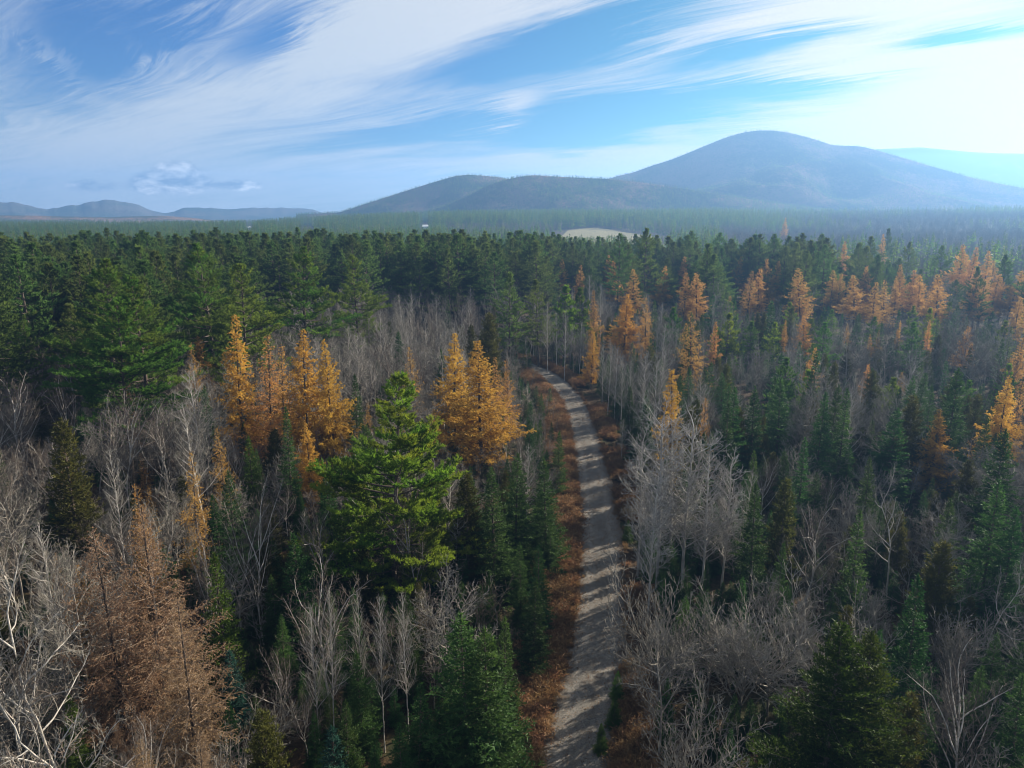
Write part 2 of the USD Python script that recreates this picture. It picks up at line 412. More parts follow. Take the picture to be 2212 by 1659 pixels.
tw = np.linspace(-1, 1, 25)
tx = TRACK[:, None, 0] + TRACK_N[:, None, 0] * tw[None] * HALF_TRACK
ty = TRACK[:, None, 1] + TRACK_N[:, None, 1] * tw[None] * HALF_TRACK
edge = 1.0 + 0.10 * (meshkit.fbm(np.stack([tx * 0.9, ty * 0.9, tx * 0], -1), 3, 2) - 0.5) * 2
tx = TRACK[:, None, 0] + TRACK_N[:, None, 0] * tw[None] * HALF_TRACK * edge
ty = TRACK[:, None, 1] + TRACK_N[:, None, 1] * tw[None] * HALF_TRACK * edge
tz = ground_z(tx, ty) + 0.03 + 0.07 * (1 - tw[None] ** 2) - 0.035 * np.exp(-((np.abs(tw[None]) - 0.48) / 0.17) ** 2) + 0.03 * (meshkit.fbm(np.stack([tx * 2, ty * 2, tx * 0], -1), 3, 3) - 0.5)
tm = usdkit.mesh(stage, '/World/gravel_track', grid_mesh(tx, ty, tz), M['gravel'], smooth=True, uv=np.stack([np.broadcast_to(tw[None], tx.shape), np.broadcast_to(np.linspace(0, 60, len(tx))[:, None], tx.shape)], -1).reshape(-1, 2))
tag(tm, kind='structure')


# ------------------------------------------------------------------ mountains: each a real slope, its skyline where the photo has it
def ridge_mesh(line, dist, depth_front, depth_back, seed, rough=0.05, base=-30.0, nu=420, nd=70, bumps=1.0, jag=0.0):
    """line: skyline points of the photo; dist: metres to the crest (a number, or one per point). Slopes fall away before and behind the crest, cut by gullies."""
    line = np.array(line, float)
    u = np.linspace(line[0, 0], line[-1, 0], nu)
    v = np.interp(u, line[:, 0], line[:, 1])
    k = np.exp(-0.5 * (np.arange(-6, 7) / 2.2) ** 2)
    v = np.convolve(np.pad(v, 6, mode='edge'), k / k.sum(), 'valid')
    D = np.interp(u, line[:, 0], np.broadcast_to(dist, len(line)))
    r = np.stack([ray(a, b) for a, b in zip(u, v)])
    hd = np.hypot(r[:, 0], r[:, 1])
    dirx, diry = r[:, 0] / hd, r[:, 1] / hd
    top = CAM_Z + r[:, 2] / hd * D + (meshkit.fbm(np.stack([u / 26.0, u * 0, u * 0 + seed], -1), 4, seed) - 0.5) * jag
    s = np.concatenate([np.linspace(-1, 0, nd), np.linspace(0, 1, nd // 2)[1:]])
    S, U = np.meshgrid(s, np.arange(nu), indexing='ij')
    dist2 = D[U] + np.where(S < 0, S * depth_front, S * depth_back)
    X, Y = dirx[U] * dist2, diry[U] * dist2
    prof = np.where(S < 0, (1 - np.abs(S)) ** 1.25, (1 - np.abs(S)) ** 1.6)
    P = np.stack([X / 420.0, Y / 420.0, X * 0 + seed], -1)
    gull = (np.abs(meshkit.fbm(P, 5, seed) - 0.5) * 2)
    side = np.minimum(1, np.abs(S) * 4) * (1 - np.abs(S)) ** 0.5
    H = top[U] - base
    Z = base + H * prof - H * side * (gull * 0.42) + H * side * 0.06
    Z += (meshkit.fbm(np.stack([X / 60, Y / 60, X * 0], -1), 3, seed + 1) - 0.5) * rough * 60 * bumps * np.minimum(1, np.abs(S) * 6 + 0.1)
    return (X, Y, Z), grid_mesh(X, Y, Z)


RIDGES = {}


def mountain(name, mat, *a, **k):
    (X, Y, Z), m = ridge_mesh(*a, **k)
    setting(name, m, mat, True)
    RIDGES[name] = (X, Y, Z)


mountain('mountain', M['mountain'],
         [(1180, 462), (1240, 430), (1300, 393), (1330, 381), (1370, 372), (1410, 357), (1450, 345), (1490, 329), (1530, 312), (1565, 298), (1600, 287), (1635, 282), (1660, 281.5), (1690, 284), (1720, 290),
          (1760, 301), (1800, 314), (1830, 315), (1860, 316), (1895, 325), (1930, 335), (1965, 345), (2000, 356), (2050, 370), (2100, 384), (2160, 397), (2230, 410), (2400, 436), (2700, 452)],
         2450.0, 900.0, 900.0, 3)
mountain('foothill', M['foothill'],
         [(640, 464), (735, 459), (770, 447), (800, 437), (850, 421), (900, 405), (945, 391), (985, 380), (1010, 377.5), (1040, 379), (1080, 383), (1130, 395), (1200, 420), (1290, 448), (1400, 462)],
         2150.0, 600.0, 500.0, 7, nu=260)
mountain('foothill', M['foothill'],
         [(880, 466), (960, 446), (1010, 424), (1060, 398), (1100, 386), (1150, 378), (1190, 381), (1250, 384), (1310, 386), (1360, 391), (1420, 399), (1480, 408), (1560, 421), (1680, 440), (1800, 456)],
         1850.0, 520.0, 420.0, 11, nu=260)
mountain('far_ridge', M['far_ridge'],
         [(1650, 400), (1760, 352), (1850, 326), (1900, 322), (1950, 320), (1985, 318), (2030, 322), (2090, 328), (2150, 331), (2212, 332), (2350, 328), (2600, 350)],
         4300.0, 900.0, 700.0, 17, nu=220, nd=40)
mountain('far_ridge', M['far_ridge'],
         [(-420, 440), (-200, 428), (-60, 436), (0, 437), (40, 440), (75, 448), (100, 452), (140, 444), (170, 442), (200, 434), (230, 433), (270, 437), (300, 441), (330, 455), (358, 460), (400, 449),
          (450, 448), (485, 453), (540, 449), (600, 449), (650, 448), (672, 452), (700, 461), (780, 470)],
         4200.0, 800.0, 600.0, 23, nu=520, nd=40, jag=15.0)
mountain('valley_hill', M['valley'],
         [(-420, 470), (-100, 464), (0, 465), (80, 466), (160, 468), (240, 469), (300, 467), (350, 466), (420, 471), (480, 478), (560, 486)],
         2600.0, 700.0, 500.0, 29, nu=240, nd=40, base=-20.0)

# a dry field among the woods, seen over the pines
fc = [on_ground(u, v, 9.0) for u, v in ((1195, 506), (1232, 495.5), (1290, 494), (1352, 498), (1420, 503), (1440, 521), (1330, 524), (1190, 522))]
import shapely, shapely.geometry as sg
poly = sg.Polygon(fc).buffer(25).buffer(-20)
FIELD = poly
fx0, fy0, fx1, fy1 = poly.bounds
XX, YY = np.meshgrid(np.linspace(fx0, fx1, 90), np.linspace(fy0, fy1, 90), indexing='ij')
gv, gf = grid_mesh(XX, YY, ground_z(XX, YY) + 0.35)
keep = shapely.contains_xy(poly, gv[:, 0], gv[:, 1])
gf = gf[keep[gf].all(1)]
ids, inv = np.unique(gf, return_inverse=True)
setting('field', (gv[ids], inv.reshape(gf.shape)), M['field'], True)

# ------------------------------------------------------------------ haze
HAZE_DENSITY, HAZE_COLOR, HAZE_ANISO = 2.15e-4, (0.27, 0.54, 1.0), 0.5
def haze():
    g = NG()
    v = g.add('principled_volume', color=HAZE_COLOR, density=HAZE_DENSITY, anisotropy=HAZE_ANISO)
    m = g.build(LOOK + 'haze_air', volume=v + '.volume')
    b = trimesh.creation.box((11000, 5700, 368))
    b.apply_translation((0, 2600, 368 / 2 - 66))
    setting('haze', b, m, kind='stuff')
haze()


# ------------------------------------------------------------------ tree building
def unit(a):
    return a / np.maximum(np.linalg.norm(a, axis=-1, keepdims=True), 1e-9)


def tubes(pts, rad, n=3):
    """pts (N, k, 3), rad (N, k): N tapering tubes"""
    N, k, _ = pts.shape
    t = unit(np.gradient(pts, axis=1))
    ref = np.where(np.abs(t[..., 2:3]) > 0.9, np.array([1.0, 0, 0]), np.array([0, 0, 1.0]))
    a = unit(np.cross(t, ref))
    b = np.cross(t, a)
    ph = np.arange(n) * 2 * np.pi / n
    v = pts[:, :, None] + rad[:, :, None, None] * (a[:, :, None] * np.cos(ph)[None, None, :, None] + b[:, :, None] * np.sin(ph)[None, None, :, None])
    i = np.arange(N * k * n).reshape(N, k, n)
    j = np.roll(i, -1, axis=2)
    q = np.stack([i[:, :-1], j[:, :-1], j[:, 1:], i[:, 1:]], -1).reshape(-1, 4)
    return v.reshape(-1, 3), q


def quads_to_tris(f):
    return np.vstack([f[:, [0, 1, 2]], f[:, [0, 2, 3]]]) if f.shape[1] == 4 else f


def join(ms):
    vs, fs, o = [], [], 0
    for v, f in ms:
        if len(v) == 0:
            continue
        f = quads_to_tris(np.asarray(f))
        vs.append(v)
        fs.append(f + o)
        o += len(v)
    return np.vstack(vs), np.vstack(fs)


def leaves(B, D, L, w, rng, diamond=False):
    """narrow leaf faces from B along D"""
    D = unit(D)
    W = unit(np.cross(D, unit(rng.normal(size=D.shape)))) * (np.broadcast_to(w, len(B))[:, None] / 2)
    L = np.broadcast_to(L, len(B))[:, None]
    n = len(B)
    if diamond:
        v = np.stack([B, B + D * L * 0.45 + W, B + D * L, B + D * L * 0.45 - W], 1).reshape(-1, 3)
        i = np.arange(n)[:, None] * 4
        return v, np.vstack([i + [0, 1, 2], i + [0, 2, 3]])
    v = np.stack([B - W, B + W, B + D * L], 1).reshape(-1, 3)
    return v, np.arange(n)[:, None] * 3 + [0, 1, 2]


def grow(o, d, L, k, bend, wig, rng):
    """polylines (N, k+1, 3) from o along d, bent towards 'bend' (a vector or one per line) and wandering"""
    N = len(o)
    pts = np.empty((N, k + 1, 3))
    pts[:, 0] = o
    d = unit(np.array(d, float))
    st = np.broadcast_to(L, N)[:, None] / k
    for i in range(k):
        d = unit(d + np.asarray(bend) / k + rng.normal(size=d.shape) * wig)
        pts[:, i + 1] = pts[:, i] + d * st
    return pts


def along(pts, par, t):
    """points and tangents at fraction t of the polylines par"""
    k = pts.shape[1] - 1
    x = np.clip(t, 0, 0.9999) * k
    i = x.astype(int)
    f = (x - i)[:, None]
    a, b = pts[par, i], pts[par, i + 1]
    return a * (1 - f) + b * f, unit(b - a)


def spawn(pts, per, t0, t1, angle, rng, jit=0.15, flat=0.0, updir=0.0):
    """side shoots: per (int array) of each polyline between t0 and t1; returns parent, t, origin, direction"""
    per = np.broadcast_to(per, len(pts)).astype(int)
    par = np.repeat(np.arange(len(pts)), per)
    start = np.repeat(np.cumsum(per) - per, per)
    idx = np.arange(len(par)) - start
    t = t0 + (t1 - t0) * (idx + rng.uniform(0.1, 0.9, len(par))) / per[par]
    o, tan = along(pts, par, t)
    ref = np.where(np.abs(tan[:, 2:3]) > 0.95, np.array([1.0, 0, 0]), np.array([0, 0, 1.0]))
    a = unit(np.cross(tan, ref))
    b = np.cross(a, tan)
    side = np.where(idx % 2 == 0, 1.0, -1.0)
    ph = idx * 2.39996 + rng.uniform(0, 6.28, len(pts))[par] + rng.normal(size=len(par)) * jit
    r1 = a * np.cos(ph)[:, None] + b * np.sin(ph)[:, None]
    r2 = a * side[:, None] + b * rng.normal(size=len(par))[:, None] * 0.15
    rad = unit(r1 * (1 - flat) + r2 * flat)
    ang = np.radians(angle) * (1 + rng.normal(size=len(par)) * 0.15)
    d = tan * np.cos(ang)[:, None] + rad * np.sin(ang)[:, None]
    d[:, 2] += updir
    return par, t, o, unit(d)


def trunk_line(H, rng, lean=0.01, k=14, wig=0.012):
    p = np.zeros((k + 1, 3))
    d = np.array([rng.normal() * lean, rng.normal() * lean, 1.0])
    for i in range(k):
        d = unit(d + np.append(rng.normal(size=2) * wig, 0))
        p[i + 1] = p[i] + d * H / k
    p[:, 2] -= 0.3
    return p[None]


def taper(pts, r0, r1, pw=1.0):
    k = pts.shape[1]
    s = np.linspace(0, 1, k)[None] ** pw
    r0, r1 = np.broadcast_to(r0, len(pts))[:, None], np.broadcast_to(r1, len(pts))[:, None]
    return r0 * (1 - s) + r1 * s


PARTS = {}          # kind -> list of variants; a variant is a list of (part name, mesh, material, smooth, [sub-parts])


def pine(seed, H, R=0.27, detail=1.0, boughs=False, needle='pine', sparse=1.0, low=0.26, clump=1.0):
    rng = np.random.default_rng(seed)
    tr = trunk_line(H, rng, 0.01)
    parts = [['trunk', tubes(tr, taper(tr, 0.011 * H + 0.05, 0.03), 8), 'bark_dark', True, []]]
    hs, h = [], low * H
    while h < 0.985 * H:
        hs += [h + rng.normal() * 0.06 for _ in range(rng.integers(4, 6) if sparse >= 1 else rng.integers(3, 5))]
        h += rng.uniform(0.75, 1.2) * (H / 22) ** 0.5 * (1 if h < 0.85 * H else 0.75)
    hs = np.array(hs)
    t = hs / H
    prof = np.clip((1 - t) / 0.6, 0, 1) ** 0.92 * np.clip(0.45 + (t - low) / 0.28, 0.3, 1)
    L = R * H * prof * rng.uniform(0.62, 1.18, len(t)) + 0.22
    whorl_lobe = 1 + 0.22 * np.sin(rng.uniform(0, 6.28) + t * 19)
    L *= whorl_lobe
    az = np.arange(len(t)) * 2.39996 * 1.03 + rng.normal(size=len(t)) * 0.35
    el = np.radians(np.interp(t, [low, 0.5, 0.75, 0.9, 1.0], [-10, 2, 16, 38, 60]) + rng.normal(size=len(t)) * 7)
    o, _ = along(tr, np.zeros(len(t), int), t)
    d = np.stack([np.cos(az) * np.cos(el), np.sin(az) * np.cos(el), np.sin(el)], 1)
    B = grow(o, d, L, 6, np.array([0, 0, 0.45]), 0.05, rng)
    br = taper(B, 0.012 + 0.014 * L, 0.008)
    per = np.maximum(3, (L / (0.28 / detail ** 0.4)).astype(int))
    par, ts, o2, d2 = spawn(B, per, 0.25, 0.99, 50, rng, flat=0.88, updir=0.06)
    L2 = ((0.42 if detail > 0.5 else 0.33) * L[par] * (1.12 - ts) + 0.25) * rng.uniform(0.6, 1.15, len(par))
    S = grow(o2, d2, L2, 3, np.array([0, 0, 0.35]), 0.08, rng)
    # tufts of needles along the outer part of each side shoot
    nt = np.maximum(2, (L2 / 0.24 * detail ** 0.5).astype(int))
    tp, tt, to, td = spawn(S, nt, 0.25, 1.0, 25, rng)
    end, te = along(S, np.arange(len(S)), np.full(len(S), 0.999))
    to, td, tpar = np.vstack([to, end]), np.vstack([td, te]), np.concatenate([par[tp], par])
    m = 7 if detail >= 0.8 else 5
    size = 0.30 * clump / detail ** 0.45
    rep = np.repeat(np.arange(len(to)), m)
    dirs = unit(td[rep] * (0.75 if detail >= 0.8 else 1.1) + np.array([0, 0, 0.5]) + rng.normal(size=(len(rep), 3)) * (0.55 if detail >= 0.8 else 0.42))
    Lf = size * rng.uniform(0.7, 1.35, len(rep))
    base = to[rep] + rng.normal(size=(len(rep), 3)) * 0.05
    wf = size * (0.30 if detail >= 0.8 else 0.34)
    lpar = tpar[rep]
    if boughs:
        for i in range(len(B)):
            k = lpar == i
            wood = join([tubes(B[i:i + 1], br[i:i + 1], 4)])
            sub = [['needles', join([leaves(base[k], dirs[k], Lf[k], wf, rng), tubes(S[par == i], taper(S[par == i], 0.014, 0.005), 3)]), needle, False, []]] if k.any() else []
            parts.append(['bough', wood, 'bark_dark', True, sub])
    else:
        parts.append(['crown', leaves(base, dirs, Lf, wf, rng), needle, False, []])
        parts.append(['branch_crown', join([tubes(B, br, 3), tubes(S, taper(S, 0.014, 0.005), 3)] if detail > 0.5 else [tubes(B, br, 3)]), 'bark_dark', False, []])
    return parts


def larch(seed, H, R=0.17, detail=1.0, needle='gold', dens=1.0, low=0.12):
    rng = np.random.default_rng(seed)
    tr = trunk_line(H, rng, 0.012)
    parts = [['trunk', tubes(tr, taper(tr, 0.009 * H + 0.04, 0.02), 7), 'bark_dark', True, []]]
    hs, h = [], low * H
    while h < 0.985 * H:
        hs.append(h)
        h += rng.uniform(0.06, 0.17) / detail ** 0.5 * (H / 18) ** 0.5
    hs = np.array(hs)
    t = hs / H
    prof = np.clip(1.02 - t, 0, 1) ** 1.0 * 1.15 * np.clip(0.55 + (t - low) / 0.25, 0.4, 1)
    L = R * H * prof * rng.uniform(0.55, 1.2, len(t)) * (1 + 0.18 * np.sin(t * 26 + rng.uniform(0, 6))) + 0.18
    az = np.arange(len(t)) * 2.39996 + rng.normal(size=len(t)) * 0.5
    el = np.radians(np.interp(t, [0, 0.5, 0.85, 1.0], [-12, 2, 25, 60]) + rng.normal(size=len(t)) * 8)
    o, _ = along(tr, np.zeros(len(t), int), t)
    d = np.stack([np.cos(az) * np.cos(el), np.sin(az) * np.cos(el), np.sin(el)], 1)
    B = grow(o, d, L, 5, np.array([0, 0, 0.35]), 0.06, rng)
    per = np.maximum(2, (L / (0.17 / detail ** 0.5)).astype(int))
    par, ts, o2, d2 = spawn(B, per, 0.12, 1.0, 55, rng, flat=0.55, updir=-0.12)
    L2 = (0.26 * L[par] * (1.15 - ts) + 0.22) * rng.uniform(0.5, 1.3, len(par))
    S = grow(o2, d2, L2, 2, np.array([0, 0, -0.3]), 0.1, rng)
    nt = np.maximum(1, (L2 / (0.035 if detail > 0.85 else 0.05) * detail ** 0.3 * dens).astype(int))
    tp, tt, to, td = spawn(S, nt, 0.05, 1.0, 65, rng)
    size = (0.12 if needle == 'brown' else 0.16 if detail > 0.85 else 0.18) / detail ** 0.45
    n = len(to)
    dirs = unit(td + rng.normal(size=(n, 3)) * 0.5)
    parts.append(['crown', leaves(to, dirs, size * rng.uniform(0.7, 1.4, n), size * 0.7, rng), needle, False, []])
    wood = [tubes(B, taper(B, 0.008 + 0.008 * L, 0.005), 3)]
    if detail > 0.5:
        wood.append(tubes(S, taper(S, 0.009, 0.004), 3))
    parts.append(['branch_crown', join(wood), 'twig_tan' if needle == 'brown' else 'bark_dark', False, []])
    return parts


def fir(seed, H, R=0.17, detail=1.0, needle='fir', low=0.04, droop=1.0, ragged=1.0, top_power=0.85, upright=0.0):
    rng = np.random.default_rng(seed)
    tr = trunk_line(H, rng, 0.008, wig=0.006)
    parts = [['trunk', tubes(tr, taper(tr, 0.010 * H + 0.03, 0.012), 7), 'bark_dark', True, []]]
    hs, h = [], low * H + 0.2
    while h < 0.97 * H:
        hs += [h + rng.normal() * 0.05 for _ in range(5)]
        h += rng.uniform(0.26, 0.42) / detail ** 0.4 * (H / 12) ** 0.45 * (1 if h < 0.8 * H else 0.65)
    hs = np.array(hs)
    t = hs / H
    prof = np.clip(1.0 - t, 0, 1) ** top_power * np.clip(0.75 + (t - low) / 0.2, 0.5, 1)
    L = R * H * prof * (1 + ragged * rng.uniform(-0.38, 0.22, len(t))) + 0.12
    az = np.arange(len(t)) * (2 * np.pi / 5) + np.repeat(rng.uniform(0, 6.28, len(t) // 5 + 1), 5)[:len(t)] + rng.normal(size=len(t)) * 0.2
    el = np.radians((np.interp(t, [0, 0.4, 0.8, 1.0], [-18, -6, 14, 55])) * droop + upright * 35 + rng.normal(size=len(t)) * 6)
    o, _ = along(tr, np.zeros(len(t), int), t)
    d = np.stack([np.cos(az) * np.cos(el), np.sin(az) * np.cos(el), np.sin(el)], 1)
    B = grow(o, d, L, 4, np.array([0, 0, 0.3]), 0.04, rng)
    per = np.maximum(3, (L / (0.11 / detail ** 0.5)).astype(int))
    par, ts, o2, d2 = spawn(B, per, 0.1, 1.0, 48, rng, flat=0.85 - 0.5 * upright, updir=0.02 + 0.5 * upright)
    L2 = (0.46 * L[par] * (1.08 - ts) + 0.10) * rng.uniform(0.7, 1.15, len(par))
    S = grow(o2, d2, L2, 2, np.array([0, 0, 0.05 + 0.4 * upright]), 0.05, rng)
    nt = np.maximum(2, (L2 / 0.05 * detail ** 0.4).astype(int))
    tp, tt, to, td = spawn(S, nt, 0.0, 1.0, 42, rng, flat=0.6)
    size = 0.19 / detail ** 0.45
    n = len(to)
    dirs = unit(td + np.array([0, 0, 0.12]) + rng.normal(size=(n, 3)) * 0.28)
    tips, tt2 = along(tr, np.zeros(4, int), np.array([0.97, 0.98, 0.99, 0.999]))
    parts.append(['crown', join([leaves(to, dirs, size * rng.uniform(0.75, 1.35, n), size * 0.42, rng),
                                 leaves(np.repeat(tips, 8, 0), unit(rng.normal(size=(32, 3)) * 0.5 + [0, 0, 0.8]), 0.3, 0.07, rng)]), needle, False, []])
    parts.append(['branch_crown', tubes(B, taper(B, 0.008 + 0.008 * L, 0.004), 3), 'bark_dark', False, []])
    return parts


def cedar(seed, H, R=0.19, detail=1.0, needle='cedar', low=0.05):
    return fir(seed, H, R, detail, needle, low, droop=0.35, ragged=0.9, top_power=0.55, upright=0.55)


def bare(seed, H, form='round', detail=1.0, bark='bark_grey', twig='twig_grey', spread=1.0, twig_r=0.011, limbs_as_parts=True, fork=None):
    """leafless hardwood: trunk, limbs, branches, twigs"""
    rng = np.random.default_rng(seed)
    if form == 'aspen':
        tr = trunk_line(H * 0.97, rng, 0.02, wig=0.012)
        nl, t0, t1, ang, Lf, up = int(44 * min(1, 0.4 + 0.6 * detail)), 0.33, 0.985, 48, 0.20, 0.5
    elif form == 'silver':
        tr = trunk_line(H * 0.9, rng, 0.015, wig=0.015)
        nl, t0, t1, ang, Lf, up = 46, 0.28, 1.0, 48, 0.21, 0.45
    elif form == 'birch':
        tr = trunk_line(H * 0.62, rng, 0.10, wig=0.05)
        nl, t0, t1, ang, Lf, up = int(9 * min(1, 0.5 + 0.5 * detail)), 0.36, 1.0, 34, 0.48, 0.3
    elif form == 'twisted':
        tr = trunk_line(H * 0.72, rng, 0.12, wig=0.13, k=10)
        nl, t0, t1, ang, Lf, up = 8, 0.42, 1.0, 52, 0.40, 0.25
    elif form == 'fan':
        tr = trunk_line(H * 0.34, rng, 0.05, wig=0.03)
        nl, t0, t1, ang, Lf, up = 15, 0.45, 1.0, 42, 0.70, 0.45
    else:
        tr = trunk_line(H * 0.74, rng, 0.03, wig=0.03)
        nl, t0, t1, ang, Lf, up = int(15 * min(1, 0.5 + 0.5 * detail)), 0.36, 1.0, 58, 0.40, 0.42
    r0 = 0.0062 * H + 0.02
    parts = [['trunk', tubes(tr, taper(tr, r0, r0 * (0.12 if form == 'aspen' else 0.4)), 7), bark, True, []]]
    par, t, o, d = spawn(tr, np.array([nl]), t0, t1, ang * spread, rng, jit=0.4)
    tt = (t - t0) / (t1 - t0)
    if form == 'aspen':
        L = H * Lf * (1 - tt) ** 0.55 * rng.uniform(0.6, 1.1, nl) + 0.5
    elif form in ('birch', 'fan'):
        L = H * Lf * rng.uniform(0.55, 1.1, nl)
    else:
        L = H * Lf * (1.15 - 0.55 * tt) * rng.uniform(0.6, 1.1, nl)
    if form != 'aspen':
        top = tr[0, -1][None]
        o, d, L = np.vstack([o, top]), np.vstack([d, unit(np.array([[rng.normal() * 0.15, rng.normal() * 0.15, 1.0]]))]), np.append(L, L.mean())
    wig = 0.24 if form == 'twisted' else 0.125
    B = grow(o, d, L, 6, np.array([0, 0, up]), wig, rng)
    rB = np.minimum(0.016 + 0.0085 * L, r0 * 0.55)
    limb_r = taper(B, rB, 0.011)
    if limbs_as_parts:
        for i in range(len(B)):
            parts.append(['limb', tubes(B[i:i + 1], limb_r[i:i + 1], 5), bark, True, []])
    fine = []
    per = np.maximum(3, (L / ((0.52 if form == 'fan' else 0.36) / detail ** 0.4)).astype(int))
    par, ts, o2, d2 = spawn(B, per, 0.16, 1.0, 48, rng, updir=0.06)
    L2 = (0.42 * L[par] * (1.15 - ts) + 0.3) * rng.uniform(0.55, 1.15, len(par))
    S = grow(o2, d2, L2, 4, np.array([0, 0, 0.25]), wig * 1.25, rng)
    fine.append(tubes(S, taper(S, np.minimum(0.012 + 0.009 * L2, 0.03), 0.008), 3))
    per = np.maximum(2, (L2 / ((0.25 if detail > 0.9 else 0.24) / detail ** 0.4)).astype(int))
    par3, ts3, o3, d3 = spawn(S, per, 0.15, 1.0, 42, rng, updir=0.12)
    L3 = (0.5 * L2[par3] * (1.1 - ts3) + 0.22) * rng.uniform(0.6, 1.2, len(par3))
    T = grow(o3, d3, L3, 3, np.array([0, 0, 0.3]), wig * 2.0, rng)
    fine.append(tubes(T, taper(T, twig_r / detail ** 0.25, twig_r * 0.55 / detail ** 0.25), 3))
    if detail >= 0.9 and form not in ('fan', 'birch'):
        par4, ts4, o4, d4 = spawn(T, np.maximum(1, (L3 / 0.28).astype(int)), 0.2, 1.0, 40, rng, updir=0.1)
        L4 = rng.uniform(0.14, 0.42, len(par4))
        Q = np.stack([o4, o4 + d4 * L4[:, None]], 1)
        fine.append(tubes(Q, np.tile([twig_r * 0.75, twig_r * 0.45], (len(Q), 1)), 3))
    if not limbs_as_parts:
        fine.append(tubes(B, limb_r, 4))
    parts.append(['twig_crown', join(fine), twig, False, []])
    return parts


def tri_count(parts):
    return sum((len(m[1]) * (2 if np.asarray(m[1]).shape[1] == 4 else 1)) + tri_count(sub) for _, m, _, _, sub in parts)


KINDS = {}          # name of a variant -> (class path, own height, own crown radius)
TRIS = 0


def define_parts(root, parts):
    seen = {}
    for name, mesh, mat, sm, sub in parts:
        n = seen.get(name, 0)
        seen[name] = n + 1
        path = f'{root}/{name}' if n == 0 else f'{root}/{name}_{n:03d}'
        v, f = mesh
        usdkit.mesh(stage, path, (v, f), M[mat], smooth=sm)
        define_parts(path, sub)


def kind(key, parts, H):
    global TRIS
    path = f'/World/_class_{key}'
    stage.CreateClassPrim(path)
    define_parts(path, parts)
    v = np.vstack([p[1][0] for p in parts] + [q[1][0] for p in parts for q in p[4]])
    rad = np.quantile(np.hypot(v[:, 0], v[:, 1]), 0.97)
    n = tri_count(parts)
    TRIS += n
    KINDS[key] = (path, float(v[:, 2].max()), float(rad), n, v)


def variants(base, n, f, H):
    for i in range(n):
        kind(f'{base}_{i}', f(i), H)


variants('pine_hero', 1, lambda i: pine(11, 22, 0.31, 2.1, True, 'bright_pine', low=0.12, clump=1.3), 22)
variants('pine_near', 3, lambda i: pine(21 + i, 27, 0.27, 0.85, i < 2, 'pine', low=0.22), 27)
variants('pine_far', 6, lambda i: pine(31 + i, 27, 0.21 + 0.02 * i, 0.32, False, 'belt_pine', low=0.3, clump=1.0), 27)
variants('pine_small', 2, lambda i: pine(41 + i, 14, 0.24, 0.4, False, 'bright_pine' if i else 'pine', low=0.12), 14)
variants('larch_gold', 3, lambda i: larch(51 + i, 19, 0.19 + 0.03 * i, 1.1, 'gold', 1.0), 19)
variants('larch_thin', 2, lambda i: larch(56 + i, 18, 0.20, 0.9, 'orange', 0.4), 18)
variants('larch_far', 4, lambda i: larch(61 + i, 18, 0.20 + 0.025 * i, 0.8, 'orange', 1.0, low=0.26), 18)
variants('larch_brown', 2, lambda i: larch(71 + i, 17, 0.30, 1.5, 'brown', 0.42, low=0.15), 17)
variants('fir_near', 4, lambda i: fir(81 + i, 12, (0.19, 0.22, 0.155, 0.26)[i], 0.9, 'fir'), 12)
variants('fir_bright', 2, lambda i: fir(86 + i, 11, (0.16, 0.2)[i], 0.8, 'bright_fir'), 11)
variants('fir_blue', 1, lambda i: fir(88 + i, 6, 0.23, 0.9, 'blue_fir'), 6)
variants('fir_olive', 2, lambda i: fir(89 + i, 14, 0.3, 0.95, 'olive_fir', ragged=1.5, top_power=0.7), 14)
variants('fir_far', 4, lambda i: fir(91 + i, 13, (0.10, 0.14, 0.17, 0.2)[i], 0.3, 'fir'), 13)
variants('cedar', 3, lambda i: cedar(101 + i, 12, (0.2, 0.17, 0.23)[i], 0.7, 'cedar'), 12)
variants('bare_round', 3, lambda i: bare(111 + i, 15, 'round', 1.0, 'bark_grey', 'twig_grey', twig_r=0.018), 15)
variants('bare_fan', 2, lambda i: bare(116 + i, 12, 'fan', 1.0, 'bark_grey', 'twig_grey', twig_r=0.02), 12)
variants('silver', 2, lambda i: bare(118 + i, 17, 'silver', 1.0, 'bark_pale', 'twig_silver', twig_r=0.016), 17)
variants('aspen', 3, lambda i: bare(121 + i, 17, 'aspen', 1.0, 'bark_pale', 'twig_grey'), 17)
variants('birch', 3, lambda i: bare(126 + i, 15, 'birch', 1.0, 'bark_pale', 'twig_purple', twig_r=0.015), 15)
variants('twisted', 2, lambda i: bare(131 + i, 15, 'twisted', 1.0, 'bark_pale', 'twig_grey', twig_r=0.014), 15)
variants('bare_far', 4, lambda i: bare(141 + i, 15, ('round', 'silver', 'round', 'birch')[i], 0.45, 'bark_grey', ('twig_grey', 'twig_grey', 'twig_pale', 'twig_purple')[i], limbs_as_parts=False, twig_r=0.017), 15)
variants('sapling', 3, lambda i: bare(151 + i, 6, ('birch', 'aspen', 'round')[i], 0.5, 'bark_grey', ('twig_brown', 'twig_purple', 'twig_grey')[i], limbs_as_parts=False), 6)
# ------------------------------------------------------------------ placing trees
PLACED = []


